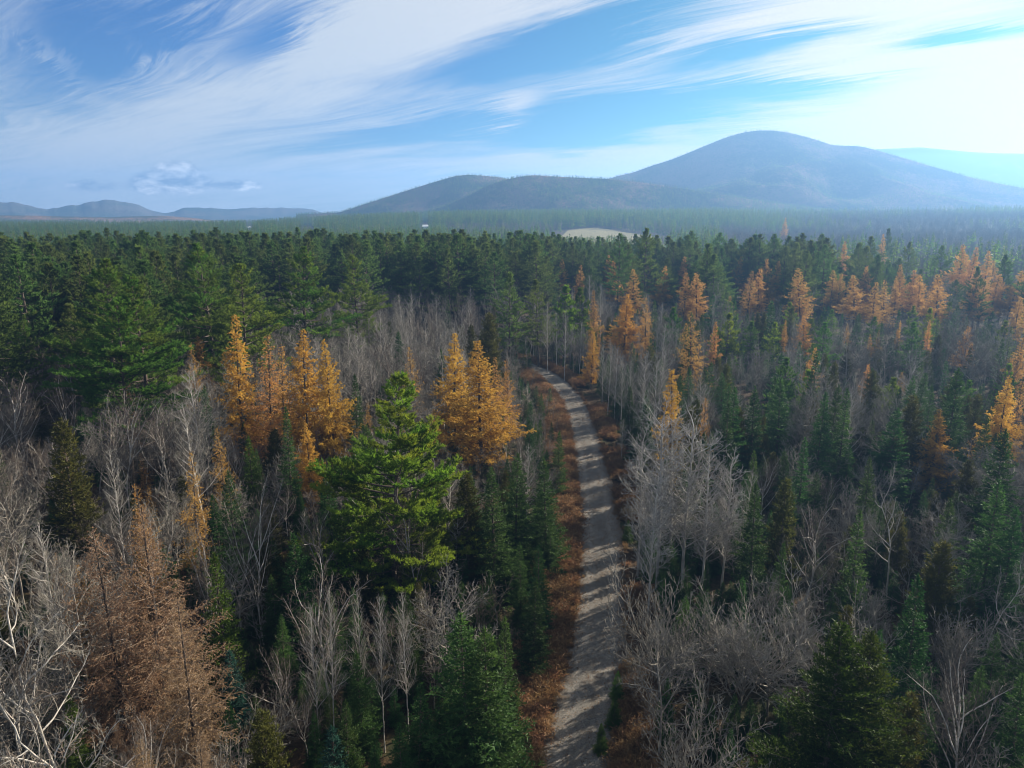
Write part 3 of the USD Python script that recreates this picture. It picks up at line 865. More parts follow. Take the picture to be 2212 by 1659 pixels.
def put(key, name, category, xy, H, label, group=None, rz=0.0, wide=1.0, lean=(0.0, 0.0), sink=0.0):
    path, h0, r0, n, _ = KINDS[key]
    s = H / h0
    x = UsdGeom.Xform.Define(stage, '/World/' + numbered(name))
    z = float(ground_z(xy[0], xy[1])) - sink
    x.AddTranslateOp().Set(Gf.Vec3d(float(xy[0]), float(xy[1]), z))
    x.AddRotateXYZOp().Set(Gf.Vec3f(float(lean[0]), float(lean[1]), float(math.degrees(rz))))
    x.AddScaleOp().Set(Gf.Vec3f(float(s * wide), float(s * wide), float(s)))
    p = x.GetPrim()
    p.GetReferences().AddInternalReference(path)
    p.SetInstanceable(True)
    tag(p, label, category, group)
    return p
# ------------------------------------------------------------------ the trees one can point to
# kind, top in the photo (u, v), then either H=height or d=distance, how far down the crown must stay in view, label
HEROES, LAND = [], []
NAME = {'pine': ('white_pine_tree', 'pine tree'), 'larch': ('larch_tree', 'larch tree'), 'fir': ('fir_tree', 'fir tree'), 'cedar': ('cedar_tree', 'cedar tree'),
        'bare': ('leafless_tree', 'leafless tree'), 'aspen': ('aspen_tree', 'aspen tree'), 'silver': ('aspen_tree', 'aspen tree'), 'birch': ('birch_tree', 'birch tree'), 'twisted': ('birch_tree', 'birch tree'), 'sapling': ('sapling', 'sapling')}


def hero(key, u, v, label, H=None, d=None, clear=0.55, short=None, wide=1.0, lean=(0, 0), rz=None, base=None, group=None):
    """base=(u, v) puts the foot at a point of the ground instead"""
    r = ray(u, v)
    if base is not None:
        x, y = on_ground(*base)
        f = np.hypot(r[0], r[1])
        H = CAM_Z + r[2] / f * np.hypot(x, y) if H is None else H
    else:
        f = np.hypot(r[0], r[1])
        if d is None:
            d = (CAM_Z - H) * f / -r[2]
        else:
            H = CAM_Z + r[2] / f * d
        x, y = r[0] / f * d, r[1] / f * d
        gzz = float(ground_z(x, y))
        H -= gzz
    HEROES.append(dict(key=key, xy=(x, y), H=float(H), label=label, clear=clear, short=short, wide=wide, lean=lean, rz=rz, group=group, cat=key.split('_')[0]))


# the great pines left of the middle
hero('pine_near_0', 205, 553, 'broad dark pine, the rear one of the huge pair above the white birches', d=120, clear=0.5, short='the huge pine pair', wide=1.22)
hero('pine_near_1', 292, 588, 'huge dark pine with bare lower trunk, front one of the pair above the birches', d=107, clear=0.62, wide=1.22)
hero('pine_near_2', 236, 640, 'shorter bushy pine tucked between the trunks of the huge dark pine pair', d=104, clear=0.5, wide=1.22)
hero('pine_near_1', 38, 688, 'small dark pine cut by the left edge of the photo', H=18, clear=0.5, rz=2.0)
hero('pine_near_0', 440, 520, 'tall dark pine with two tiers rising left of the golden larch clump', d=138, clear=0.5, rz=2.2, short='the tall pine beside the larch clump', wide=1.22)
hero('pine_near_2', 505, 566, 'lighter green pine leaning over the tops of the golden larch clump', d=126, clear=0.5, rz=1.0, wide=1.22)
hero('pine_near_0', 640, 528, 'full green pine behind the golden larch clump, at the front of the pine belt', d=148, clear=0.5, rz=4.0, wide=1.22)
hero('pine_near_2', 768, 548, 'yellowish green pine at the front of the pine belt above the grey hardwoods', d=160, clear=0.5, rz=5.0)
hero('pine_hero_0', 834, 800, 'large bright green pine standing sunlit in the middle of the near forest', d=60, clear=0.9, short='the bright green pine', rz=0.6, wide=1.15)
hero('pine_small_1', 1220, 612, 'light green young pine with dark slender spruces beside it, behind the track bend', H=18, clear=0.5)
hero('pine_small_0', 1256, 619, 'rounded mid green pine just right of the light green young pine', H=17, clear=0.5)
hero('pine_far_1', 1100, 585, 'dark full pine at the head of the track corridor', H=22, clear=0.5)
hero('pine_far_3', 1165, 600, 'dark pine above the pale trunks at the track bend', H=20, clear=0.5)
hero('pine_small_1', 1575, 674, 'small bright green pine top above the pale dead tree', H=13, clear=0.6)
hero('pine_small_0', 1625, 692, 'little bluish green pine beside the pale dead tree', H=11, clear=0.5)
hero('pine_small_1', 1672, 694, 'yellowish green young pine among the low orange larches', H=11, clear=0.5, rz=1)
hero('pine_small_0', 1784, 694, 'rounded green young pine touching a yellow edge, left of the grey hardwoods', H=12, clear=0.5)
hero('pine_far_2', 1967, 520, 'lone pine standing out of the hazy woods above the larch row', d=330, clear=0.5)
hero('pine_far_0', 2179, 548, 'dark pine at the right edge above the larch row', d=270, clear=0.5)
hero('pine_far_4', 2037, 528, 'spreading pine in the hazy woods right of the lone pine', d=310, clear=0.5)
hero('pine_far_1', 1921, 492, 'dark far pine top in the hazy hardwood slope', d=430, clear=0.5)
hero('pine_far_3', 2120, 575, 'blue green pine half hidden behind the larch row', d=240, clear=0.4)
# golden larches left of the track
hero('larch_gold_0', 500, 680, 'slim tapering golden larch, leftmost of the larch clump', H=21, clear=0.7, wide=1.1, short='the slim golden larch')
hero('larch_thin_0', 572, 720, 'brownish half bare larch inside the golden clump', H=19, clear=0.6, wide=1.25)
hero('larch_thin_1', 598, 742, 'second brownish thinning larch inside the golden clump', H=18, clear=0.5, wide=1.1)
hero('larch_gold_1', 653, 710, 'tall pointed golden larch in the middle of the left larch clump', H=20, clear=0.7, wide=1.15, short='the tall pointed larch')
hero('larch_gold_2', 708, 731, 'golden brown larch with dark trunk showing, rightmost of the left clump', H=19, clear=0.7, wide=0.9)
hero('larch_gold_1', 660, 911, 'short vivid golden larch standing in front of the left larch clump', H=11, clear=0.75, wide=1.1, short='the short golden larch')
hero('larch_gold_2', 979, 720, 'tall golden larch, left one of the pair beside the track', H=18, clear=0.8, wide=1.2, short='the golden larch pair')
hero('larch_gold_2', 1036, 736, 'full bright orange gold larch, right one of the pair beside the track', H=18.5, clear=0.85, wide=1.5, rz=2)
hero('larch_thin_0', 1078, 770, 'small brown larch close behind the golden larch pair', H=14.5, clear=0.5)
hero('larch_thin_1', 1099, 777, 'smallest brown larch peeping out at the right of the golden pair', H=13.5, clear=0.5)
hero('larch_far_1', 935, 880, 'low brownish larch under the left one of the golden pair', H=10, clear=0.4)
hero('larch_gold_0', 1277, 710, 'small narrow vivid yellow larch right of the track bend', base=(1277, 838), clear=0.62, wide=1.25, short='the narrow yellow larch')
hero('larch_gold_2', 1352, 633, 'bright orange larch with ragged low boughs right of the track bend', H=17, clear=0.6, wide=1.38, short='the ragged orange larch')
hero('larch_thin_0', 1289, 626, 'thin brown larch left of the ragged orange larch', H=17, clear=0.5)
hero('larch_thin_1', 1400, 640, 'thin brown larch right of the ragged orange larch', H=16, clear=0.5)
row = [(1215, 559, 18, 1.0, 1), (1251, 571, 16, 1.0, 1), (1312, 550, 18, 0.8, 1), (1332, 561, 19, 1.0, 0), (1369, 581, 18, 1.3, 0), (1400, 552, 18, 1.0, 1), (1430, 573, 18, 0.9, 1), (1473, 553, 19, 0.9, 0),
       (1483, 588, 18, 1.0, 0), (1511, 588, 18, 1.0, 0), (1593, 553, 19, 0.8, 0), (1620, 584, 18, 1.1, 1), (1642, 580, 18, 1.2, 1), (1653, 557, 19, 0.8, 0), (1674, 563, 19, 0.8, 1), (1740, 580, 19, 1.3, 0),
       (1801, 583, 19, 1.2, 0), (1816, 589, 18, 0.9, 0), (1856, 593, 19, 1.2, 0), (1868, 574, 20, 1.0, 0), (1893, 609, 17, 1.2, 0), (1917, 604, 17, 1.2, 1), (1941, 599, 17, 0.7, 0), (1954, 570, 20, 0.8, 0),
       (1977, 583, 19, 1.2, 0), (1994, 592, 18, 1.0, 0), (2034, 591, 20, 1.15, 0), (2101, 597, 19, 0.9, 0), (2128, 602, 18, 1.2, 1), (2151, 590, 19, 1.2, 0), (2191, 583, 20, 1.1, 0), (2205, 640, 16, 1.0, 0)]
ORD = ['first', 'second', 'third', 'fourth', 'fifth', 'sixth', 'seventh', 'eighth', 'ninth', 'tenth', 'eleventh', 'twelfth', 'thirteenth', 'fourteenth', 'fifteenth', 'sixteenth', 'seventeenth', 'eighteenth',
       'nineteenth', 'twentieth', 'twenty-first', 'twenty-second', 'twenty-third', 'twenty-fourth', 'twenty-fifth', 'twenty-sixth', 'twenty-seventh', 'twenty-eighth', 'twenty-ninth', 'thirtieth', 'thirty-first', 'thirty-second']
for i, (u, v, H, w, br) in enumerate(row):
    H *= 0.97 if u < 1750 else 0.88
    look_ = ('pale brownish' if br else 'orange') + (' slender' if w < 0.95 else ' broad' if w > 1.15 else '')
    hero(('larch_thin_%d' % (i % 2)) if br and i % 2 else 'larch_far_%d' % (i * 3 % 4), u, v, f'{look_} larch, {ORD[i]} from the left in the row before the pines', H=H, clear=0.62, wide=w * 1.35,
         group='larches in the row before the pine belt')
low = [(1502, 668, 17, 1.4, 'wide brown half bare larch right of the ragged orange larch', 'larch_thin_1'), (1546, 694, 12, 1.0, 'short orange larch at the side of the wide brown larch', 'larch_far_0'),
       (1697, 690, 10, 0.7, 'low slim orange larch beside a yellowish young pine', 'larch_far_1'), (1742, 679, 12, 1.2, 'low broad orange larch under the larch row', 'larch_far_3'),
       (1832, 698, 8, 0.8, 'tiny orange larch tip among grey branches', 'larch_far_2'), (1884, 722, 7, 0.9, 'very low orange larch, left one of two under the grey crowns', 'larch_far_1'), (1899, 712, 8, 0.9, 'very low orange larch, right one of two under the grey crowns', 'larch_far_0'),
       (1942, 692, 9, 0.6, 'thin orange larch tip poking through a grey crown', 'larch_far_2'), (2009, 692, 11, 0.8, 'narrow orange larch at the right of the grey crowns', 'larch_far_0')]
for u, v, H, w, lab, k in low:
    hero(k, u, v, lab, H=H, clear=0.55, wide=w)
hero('larch_far_3', 2082, 527, 'broad orange larch cluster tree far off in the hazy hardwoods', d=300, clear=0.5, wide=1.2)
hero('larch_far_1', 2099, 532, 'orange larch touching the broad one far off in the hazy hardwoods', d=296, clear=0.5, wide=1.1)
hero('larch_far_0', 2137, 541, 'orange larch alone near the right edge of the hazy hardwoods', d=285, clear=0.5, wide=1.2)
hero('larch_far_2', 1827, 521, 'small orange larch tip at the back of the pine belt', d=330, clear=0.5)
hero('larch_far_0', 1909, 505, 'tiny orange larch on the hazy hardwood slope', d=420, clear=0.5)
hero('larch_far_1', 1697, 470, 'tiny orange larch before the far dark forest edge', d=800, clear=0.5)
hero('larch_gold_1', 2030, 882, 'small ragged golden larch among dark spruces on the right', H=11.5, clear=0.75, wide=1.3, short='the ragged golden larch')
hero('larch_gold_2', 2179, 812, 'broad golden larch near the right edge above a dark spruce', H=14.5, clear=0.45, wide=1.1, short='the golden larch at the right edge')
hero('larch_thin_0', 2208, 826, 'brownish larch cut by the right edge', H=13, clear=0.4)
hero('larch_gold_0', 1459, 798, 'orange larch top showing over the big silvery aspens', H=16.5, clear=0.3, wide=1.1)
hero('larch_thin_1', 1523, 858, 'small orange larch showing through the right side of the silvery aspens', H=13, clear=0.25, wide=0.9)
# brown larches at the lower left
hero('larch_brown_0', 302, 1094, 'tall brown larch almost bare of needles, in the lower left corner', H=17, clear=0.8, wide=1.05, short='the tall brown larch')
hero('larch_brown_1', 212, 1141, 'golden brown topped thinning larch left of the tall brown larch', H=16, clear=0.7, wide=1.05)
hero('larch_brown_1', 424, 1575, 'low brown feathery larch at the bottom edge', H=9, clear=0.5, rz=1)
hero('larch_brown_0', 385, 1290, 'brown sparse larch in front of the tall brown larch', H=13.5, clear=0.5, rz=3)
# firs, spruces and cedars
hero('fir_near_2', 614, 876, 'narrow dark spruce before the golden clump, beside the short golden larch', H=14, clear=0.75, wide=0.85)
hero('fir_bright_0', 535, 939, 'dense green fir at the foot of the golden clump', H=10.5, clear=0.7, wide=1.1)
hero('fir_near_1', 1068, 1008, 'tall dark green spruce, left one of three beside the track', H=12.5, clear=0.8, short='the track side spruces', wide=1.1)
hero('fir_near_1', 1115, 978, 'dark green spruce, middle one of three beside the track', H=12.5, clear=0.7, rz=2, wide=1.15)
hero('fir_near_0', 1183, 988, 'dark green spruce, right one of three, nearest the track', H=11.5, clear=0.7, wide=1.15)
hero('fir_near_0', 1206, 930, 'small spruce by the track behind the three dark spruces', H=8.5, clear=0.6)
hero('cedar_0', 1008, 1018, 'olive green cedar between the bright pine and the track side spruces', H=12, clear=0.7, wide=1.1)
hero('fir_near_3', 1008, 1330, 'wide bushy dark green fir left of the track, the left top of a double tree', H=13, clear=0.85, short='the wide bushy fir', wide=1.25)
hero('fir_near_3', 1052, 1338, 'wide bushy dark green fir, the right top of a double tree by the track', H=12.6, clear=0.85, wide=1.15, rz=1.4)
hero('fir_near_2', 1093, 1332, 'slim fir between the wide bushy fir and the track', H=10.5, clear=0.6)
hero('fir_near_0', 1153, 1251, 'small slender fir on the left verge of the track', H=8, clear=0.6, wide=1.1)
hero('fir_near_2', 1166, 1176, 'slender fir on the left verge, behind the small slender one', H=8, clear=0.6, wide=1.2)
hero('fir_near_0', 898, 1471, 'young fir left of the wide bushy fir near the bottom', H=9, clear=0.6, wide=1.1)
hero('fir_near_1', 867, 1565, 'young fir with light tip at the bottom edge, left of the bushy fir', H=8, clear=0.5)
hero('fir_near_0', 951, 1508, 'dark young fir in front of the wide bushy fir', H=8, clear=0.5, rz=1.2)
hero('fir_bright_1', 761, 1618, 'pale tipped little fir at the bottom edge, left one of two', H=6, clear=0.5)
hero('fir_near_1', 804, 1612, 'dark little fir at the bottom edge, right one of two', H=6, clear=0.5, rz=2)
hero('fir_near_0', 743, 1514, 'small dark fir in the gloom below the bare stems', H=7.5, clear=0.5)
hero('fir_blue_0', 716, 1566, 'bluish green small fir beside the olive cedar at the bottom', H=6.5, clear=0.6)
hero('fir_bright_0', 463, 1188, 'fresh green narrow spruce right of the tall brown larch', H=12, clear=0.6, wide=1.05)
hero('fir_blue_0', 494, 1400, 'bluish small fir in the dark gap right of the brown larches', H=6, clear=0.5)
hero('cedar_2', 573, 1532, 'olive brown rounded cedar at the bottom edge', H=8.5, clear=0.7, wide=1.05, short='the olive cedar')
hero('cedar_1', 128, 902, 'big brownish green cedar below the white birches', H=15, clear=0.75, wide=1.25, short='the brownish cedar')
hero('cedar_2', 1053, 672, 'tall olive green cedar behind the golden larch pair', H=17, clear=0.6, wide=1.05)
hero('cedar_1', 1020, 700, 'darker cedar at the left of the tall olive one', H=14, clear=0.4)
hero('fir_near_2', 765, 806, 'small black green spruce above the bright green pine', H=13, clear=0.5)
hero('fir_near_0', 1588, 831, 'pointed dark spruce, taller of the twins right of the silvery aspens', H=14, clear=0.75, short='the twin dark spruces', wide=1.0)
hero('fir_near_2', 1572, 868, 'pointed dark spruce, shorter of the twins right of the silvery aspens', H=12.5, clear=0.7, wide=1.1)
hero('fir_near_0', 1780, 842, 'olive dark spruce left of the bare grey gap in the right wood', H=14, clear=0.65)
hero('fir_near_2', 1829, 836, 'narrow spruce close to the olive dark spruce', H=14, clear=0.65, rz=2)
hero('fir_near_1', 1636, 832, 'dark spruce with broken tiers right of the twins', H=13.5, clear=0.6)
hero('fir_near_3', 1933, 876, 'dense broad dark spruce left of the ragged golden larch', H=13, clear=0.8, wide=1.1, short='the broad dark spruce')
hero('cedar_0', 1976, 850, 'brownish cedar behind the ragged golden larch', H=13, clear=0.5)
hero('fir_near_3', 2072, 790, 'big dark spruce with heavy boughs behind the ragged golden larch', H=16, clear=0.55, rz=1)
hero('fir_near_3', 2172, 925, 'large dark spruce under the golden larch at the right edge', H=15, clear=0.75, rz=4)
hero('fir_near_2', 1738, 942, 'slim young spruce in the right wood below the olive spruce', H=11.5, clear=0.6)
hero('fir_near_0', 1996, 1243, 'slim pointed fir rising in the lower right wood', H=12, clear=0.6, short='the slim pointed fir')
hero('fir_olive_0', 1815, 1335, 'big dark olive spruce at the lower right, the taller left top', H=14.5, clear=0.9, short='the big olive spruce')
hero('fir_olive_1', 1896, 1366, 'big dark olive spruce at the lower right, the right top', H=13.6, clear=0.8, wide=0.95)
hero('fir_near_1', 2161, 1028, 'tall green spruce near the right edge above a grey crown', H=14, clear=0.6)
hero('fir_near_0', 2200, 1088, 'dark spruce cut by the right edge', H=12, clear=0.5, rz=3)
hero('fir_near_2', 1863, 1100, 'dark narrow fir right of the leaning pale stems', H=11.5, clear=0.7)
hero('fir_near_0', 1639, 1043, 'sparse dark spruce right of the silvery aspens', H=12.5, clear=0.6, rz=1)
hero('cedar_0', 1700, 1030, 'dull cedar behind the leaning pale stems', H=11, clear=0.4)
for (u, v, H, lab) in ((1332, 1512, 2.4, 'bushy little fir on the right verge of the track'), (1326, 1572, 2.6, 'second little fir on the right verge, nearer the viewer'), (1298, 1625, 2.2, 'small fir at the track edge, bottom of the photo'), (1356, 1170, 2.6, 'dark little fir in the right verge beside the shaded track')):
    hero('fir_bright_1', u, v, lab, base=(u, v), H=H, clear=0.9, wide=1.4)
for i, (yy_, off, H) in enumerate(((43, 5.4, 5.0), (50, 6.4, 7.0), (56, 5.8, 6.5), (62, 6.0, 6.0), (68, 6.6, 7.5), (77, 7.0, 8.0), (86, 6.4, 8.0), (96, 6.8, 9.0), (106, 6.2, 9.0), (117, 6.4, 9.5), (128, 6.0, 9.5))):
    k_ = int(np.argmin(np.abs(TRACK[:, 1] - yy_)))
    q_ = TRACK[k_] + TRACK_N[k_] * off
    p_ = project([q_[0], q_[1], H])
    hero('fir_near_%d' % (i % 4), p_[0], p_[1], f'dark spruce in the shaded edge right of the track, {ORD[i]} counted from the near end', base=tuple(project([q_[0], q_[1], 0])[:2]), clear=0.1, wide=1.1,
         group='dark spruces along the right edge of the track')
# leafless trees
hero('silver_0', 1440, 832, 'tall silvery aspen with fine grey crown, left one of two right of the track', H=19.5, d=None, clear=0.95, wide=1.25, short='the silvery aspens')
hero('silver_1', 1500, 850, 'tall silvery aspen, right one of two right of the track', H=19, clear=0.95, wide=1.25)
for i, (u, v, H) in enumerate(((1392, 905, 14), (1462, 880, 16), (1540, 915, 15), (1415, 985, 13), (1580, 960, 13))):
    hero('silver_%d' % (i % 2), u, v, f'grey twiggy aspen crowding the tall silvery pair, {("far left", "middle", "right", "low left", "far right")[i]} one', H=H + 1.5, clear=0.85, wide=1.05)
for i, (u, b, t) in enumerate(((1118, 818, 720), (1096, 800, 700), (1140, 800, 722), (1082, 842, 735), (1156, 778, 705), (1108, 850, 760), (1132, 872, 790), (1120, 930, 850), (1150, 905, 835), (1165, 960, 880))):
    hero(('bare_round_%d' if i % 2 else 'bare_far_%d') % (i % 3), u, t, f'grey leafless tree closing in left of the track, {ORD[i]} from its head', base=(u - (14 if b > 800 else 0), b), clear=0.3, wide=1.25,
         group='grey trees closing in on the track')
for i, (u, b, H) in enumerate(((1130, 806, 7.5), (1108, 800, 7.0), (1086, 796, 7.5), (1118, 815, 5.5), (1142, 795, 5.0))):
    q_ = on_ground(u, b)
    p_ = project([q_[0], q_[1], H])
    hero('fir_far_%d' % (1 + i % 3), p_[0], p_[1], f'small dark spruce hiding the far end of the track, {ORD[i]} of five', base=(u, b), clear=0.3, wide=1.2, group='spruces hiding the end of the track')
hero('pine_far_2', 1398, 489, 'pine standing before the right end of the far field', d=235, clear=0.2)
hero('pine_far_4', 1338, 501, 'pine tip before the middle of the far field', d=240, clear=0.2)
hero('bare_fan_0', 1440, 1205, 'grey leafless tree with dense twigs right of the track below the aspens', H=11.5, clear=0.9, short='the dense grey tree')
hero('bare_fan_1', 1475, 1440, 'grey twiggy leafless tree at the bottom, right of the track', H=9.5, clear=0.8, wide=0.9)
hero('bare_round_0', 1440, 1330, 'grey leafless tree leaning towards the track', H=10.5, clear=0.6)
hero('bare_fan_1', 1690, 1195, 'broad fan shaped leafless tree left of the big olive spruce', H=12, clear=0.85, wide=1.05, short='the fan shaped tree')
hero('bare_fan_0', 1620, 1255, 'fan shaped leafless tree before the black gap right of the aspens', H=11, clear=0.7, rz=2)
hero('bare_fan_0', 1860, 1290, 'dark twiggy leafless tree behind the big olive spruce', H=10.5, clear=0.4, rz=4)
hero('twisted_0', 1953, 985, 'pale lichened leafless tree with a black trunk in the right wood', H=14, clear=0.8, wide=0.7, short='the lichened tree')
hero('twisted_1', 2165, 1165, 'pale leafless crown by the right edge below the tall green spruce', H=10.5, clear=0.6, wide=0.6)
hero('birch_1', 1765, 1040, 'leaning pale forked stems in the right wood', H=12, clear=0.7, short='the leaning pale stems')
hero('bare_round_1', 1634, 718, 'pale dead looking leafless tree standing alone among low conifers', H=14, clear=0.85, wide=0.8, short='the pale dead tree')
hero('bare_round_0', 1842, 675, 'round grey leafless crown under the larch row, left of three', H=15.5, clear=0.7, wide=1.1, short='the round grey crowns')
hero('bare_round_2', 1930, 672, 'round grey leafless crown under the larch row, middle of three', H=15.5, clear=0.7, wide=1.2)
hero('bare_round_1', 2110, 694, 'wide purplish leafless crown under the larch row, right of three', H=15, clear=0.7, wide=1.3)
hero('birch_0', 153, 782, 'forked white birch, brightest of the birches below the huge pines', base=(164, 950), H=15, clear=0.8, short='the forked white birch', wide=0.8)
hero('birch_2', 118, 788, 'white birch at the left of the forked bright one', H=14.5, clear=0.6, wide=0.8)
hero('birch_1', 20, 800, 'purple twigged birch by the left edge below the small dark pine', H=15, clear=0.5)
hero('birch_0', 250, 845, 'white limbed spreading tree right of the brownish cedar', H=15, clear=0.8, rz=2, wide=0.9)
hero('birch_2', 330, 860, 'grey brown leafless tree left of the golden clump', H=14, clear=0.6, rz=1)
hero('twisted_0', 78, 1138, 'large pale leafless tree with a crooked white trunk at the left edge', d=42, clear=0.9, short='the crooked white tree', rz=2.5, wide=0.7)
hero('twisted_1', 140, 1385, 'twisted white leafless tree at the lower left corner', d=38.5, clear=0.9, rz=0.5, wide=0.7, short='the twisted white tree')
hero('birch_1', 25, 1500, 'pale stems crowding the bottom left corner', d=35, clear=0.5)
hero('birch_2', 436, 1122, 'small pale forked birch in the gap right of the tall brown larch', H=13, clear=0.7, wide=0.6)
hero('birch_0', 541, 1030, 'slender leaning birch with a fine purple crown in the dark gap', H=15, clear=0.9, wide=0.55, short='the slender leaning birch', lean=(3, 4))
hero('aspen_2', 236, 960, 'thin white stemmed birch beside the brownish cedar', H=14, clear=0.7, wide=0.8)
hero('bare_round_2', 973, 1193, 'pale grey bushy leafless tree in front of the bright green pine', H=12.6, clear=0.85, wide=1.0, short='the pale bushy tree')
for i, (u, v, H) in enumerate(((770, 1262, 11.5), (815, 1280, 11.5), (872, 1268, 11.5), (700, 1268, 12), (668, 1290, 11.5))):
    hero(('aspen_2', 'aspen_0', 'aspen_1', 'aspen_1', 'aspen_2')[i], u, v, f'thin leafless stem in the gloom below the bright pine, {("middle", "second from the right", "rightmost", "second from the left", "leftmost")[i]} of five', H=H, clear=0.6, wide=0.55,
         group='thin stems below the bright pine')
for i, (u, b, t) in enumerate(((1152, 778, 660), (1183, 806, 648), (1202, 796, 668), (1219, 823, 664), (1251, 815, 690), (1259, 815, 700))):
    hero('aspen_%d' % (i % 3), u, t, f'pale trunked aspen at the track bend, {ORD[i]} from the left of six', base=(u, b), clear=0.8, wide=0.8, group='pale aspens at the track bend')
for i, (u, b, t) in enumerate(((1312, 905, 735), (1327, 912, 742), (1341, 930, 760), (1360, 953, 775), (1300, 880, 725), (1390, 1000, 800))):
    hero('aspen_%d' % ((i + 1) % 3), u + 12, t, f'pale leaning aspen right of the track, {("second", "third", "fourth", "fifth", "first", "sixth")[i]} from the bend', base=(u, b), clear=0.75, wide=0.85,
         group='pale aspens on the right of the track')

for h in HEROES:
    nm, cat = NAME[h['cat']]
    rng_ = np.random.default_rng(int(h['xy'][0] * 100) & 0xFFFF)
    rz = h['rz'] if h['rz'] is not None else float(rng_.uniform(0, 6.28))
    put(h['key'], nm, cat, h['xy'], h['H'], h['label'], h['group'], rz, h['wide'], h['lean'])
    if h['short']:
        LAND.append((h['short'], project([*h['xy'], h['H'] * 0.7])[:2], h['xy']))
# ------------------------------------------------------------------ the rest of the wood, tree by tree
rng = np.random.default_rng(2024)


def sil(xy, H, rad, z0=None):
    """screen silhouette of a tree: centre u, half width, top v, base v, depth"""
    x, y = xy
    z0 = float(ground_z(x, y)) if z0 is None else z0
    a, b = project([x, y, z0 + H]), project([x, y, z0])
    return a[0], FPX * rad / a[2], a[1], b[1], a[2]


HS = []
for h in HEROES:
    _, h0, r0, _, _ = KINDS[h['key']]
    uc, ru, vt, vb, f = sil(h['xy'], h['H'], r0 * h['H'] / h0 * h['wide'])
    HS.append((uc, 0.55 * ru, vt, vt + h['clear'] * (vb - vt), f))
HS = np.array(HS)
tr_i = [i for i in range(0, len(TRACK), 3) if project([*TRACK[i], 0])[1] > 790 and TRACK[i][1] > 30]
TP = []
for i in tr_i:
    for off in (-4.0, -2.8, -1.5, 0.0, 1.5, 2.2):
        q = TRACK[i] + TRACK_N[i] * off
        TP.append(project([q[0], q[1], 0.2]))
TP = np.array(TP)
FIELD_BOX = (1210, 1385, 493.0, 503.0)


def blocks(uc, ru, vt, vb, f):
    e = ru * np.clip((HS[:, 3] - vt) / max(vb - vt, 1) * 1.7, 0.1, 1)
    if np.any((f < HS[:, 4] - 0.3) & (vt < HS[:, 3]) & (np.abs(uc - HS[:, 0]) < 0.8 * e + HS[:, 1])):
        return True
    e = ru * np.clip((TP[:, 1] - vt) / max(vb - vt, 1) * 1.7, 0.1, 1)
    if np.any((f < TP[:, 2]) & (vt < TP[:, 1]) & (vb > TP[:, 1]) & (np.abs(uc - TP[:, 0]) < 0.75 * e)):
        return True
    return FIELD_BOX[0] < uc < FIELD_BOX[1] and vt < FIELD_BOX[3] and f < 900


def choose(tab):
    k = list(tab)
    w = np.array([tab[q] for q in k], float)
    return k[rng.choice(len(k), p=w / w.sum())]


def zone(u, d, x, y):
    """(zone name, spacing, {species: weight})"""
    if u < 1085 and d > (np.interp(u, [-200, 60, 100, 330, 420, 560], [190, 190, 158, 158, 172, 160]) if u < 560 else 204) or 1085 <= u < 1990 and d > 226:
        return 'belt', 6.3, ({'pine': 88, 'bare_far': 10, 'fir_far': 2} if u < 1500 else {'pine': 80, 'bare_far': 14, 'fir_far': 6} if u < 1800 else {'pine': 55, 'bare_far': 38, 'fir_far': 6})
    if u >= 1990 and d > 235 or d > 300:
        return 'hazy', 6.5, {'bare_far': 78, 'pine': 13, 'fir_far': 8, 'larch_far': 0.7}
    if u < 620 and d > 125:
        return 'left back', 5.2, {'pine': 12, 'bare_far': 60, 'bare_round': 22, 'larch_far': 4}
    if u < 470 and d > 48:
        return 'birches', 3.9, {'birch': 46, 'bare_round': 26, 'aspen': 8, 'bare_fan': 6, 'cedar': 6, 'larch_thin': 5, 'fir_near': 4}
    if u < 470:
        return 'brown corner', 3.4, {'larch_brown': 40, 'birch': 22, 'bare_round': 20, 'cedar': 6, 'fir_bright': 8}
    if u < 1110 and d > 100:
        return 'grey stand', 4.3, {'bare_far': 66, 'bare_round': 18, 'aspen': 9, 'cedar': 4, 'fir_near': 3}
    if u < 1130 and d > 72:
        return 'middle', 3.8, {'bare_round': 34, 'birch': 18, 'bare_far': 16, 'larch_thin': 8, 'cedar': 10, 'fir_near': 12}
    if u < 1230:
        return 'dark hollow', 3.3, {'fir_near': 56, 'birch': 12, 'bare_fan': 4, 'aspen': 7, 'cedar': 8, 'fir_bright': 8, 'sapling': 4}
    if u < 1440 and d > 85:
        return 'bend', 3.8, {'aspen': 20, 'fir_near': 42, 'bare_far': 24, 'cedar': 10}
    if d > 118:
        return 'right back', 4.4, {'bare_far': 50, 'fir_far': 32, 'cedar': 12, 'larch_far': 0.6, 'pine_small': 6, 'bare_round': 6}
    if d > 60:
        return 'right wood', 3.7, {'fir_near': 46, 'cedar': 18, 'bare_round': 20, 'aspen': 7, 'bare_fan': 7, 'birch': 6}
    return 'right front', 3.3, {'fir_near': 50, 'bare_fan': 20, 'bare_round': 10, 'cedar': 16, 'birch': 4}


_zone = zone


def zone(u, d, x, y):
    z = _zone(u, d, x, y)
    if z[0] == 'belt' and d < 265 and meshkit.fbm(np.array([x / 26.0, y / 26.0, 2.0]), 2, 41) > 0.585:      # hardwood pockets in the pines
        return 'left back', 5.0, {'bare_far': 70, 'pine': 14, 'bare_round': 14, 'larch_far': 1}
    return z


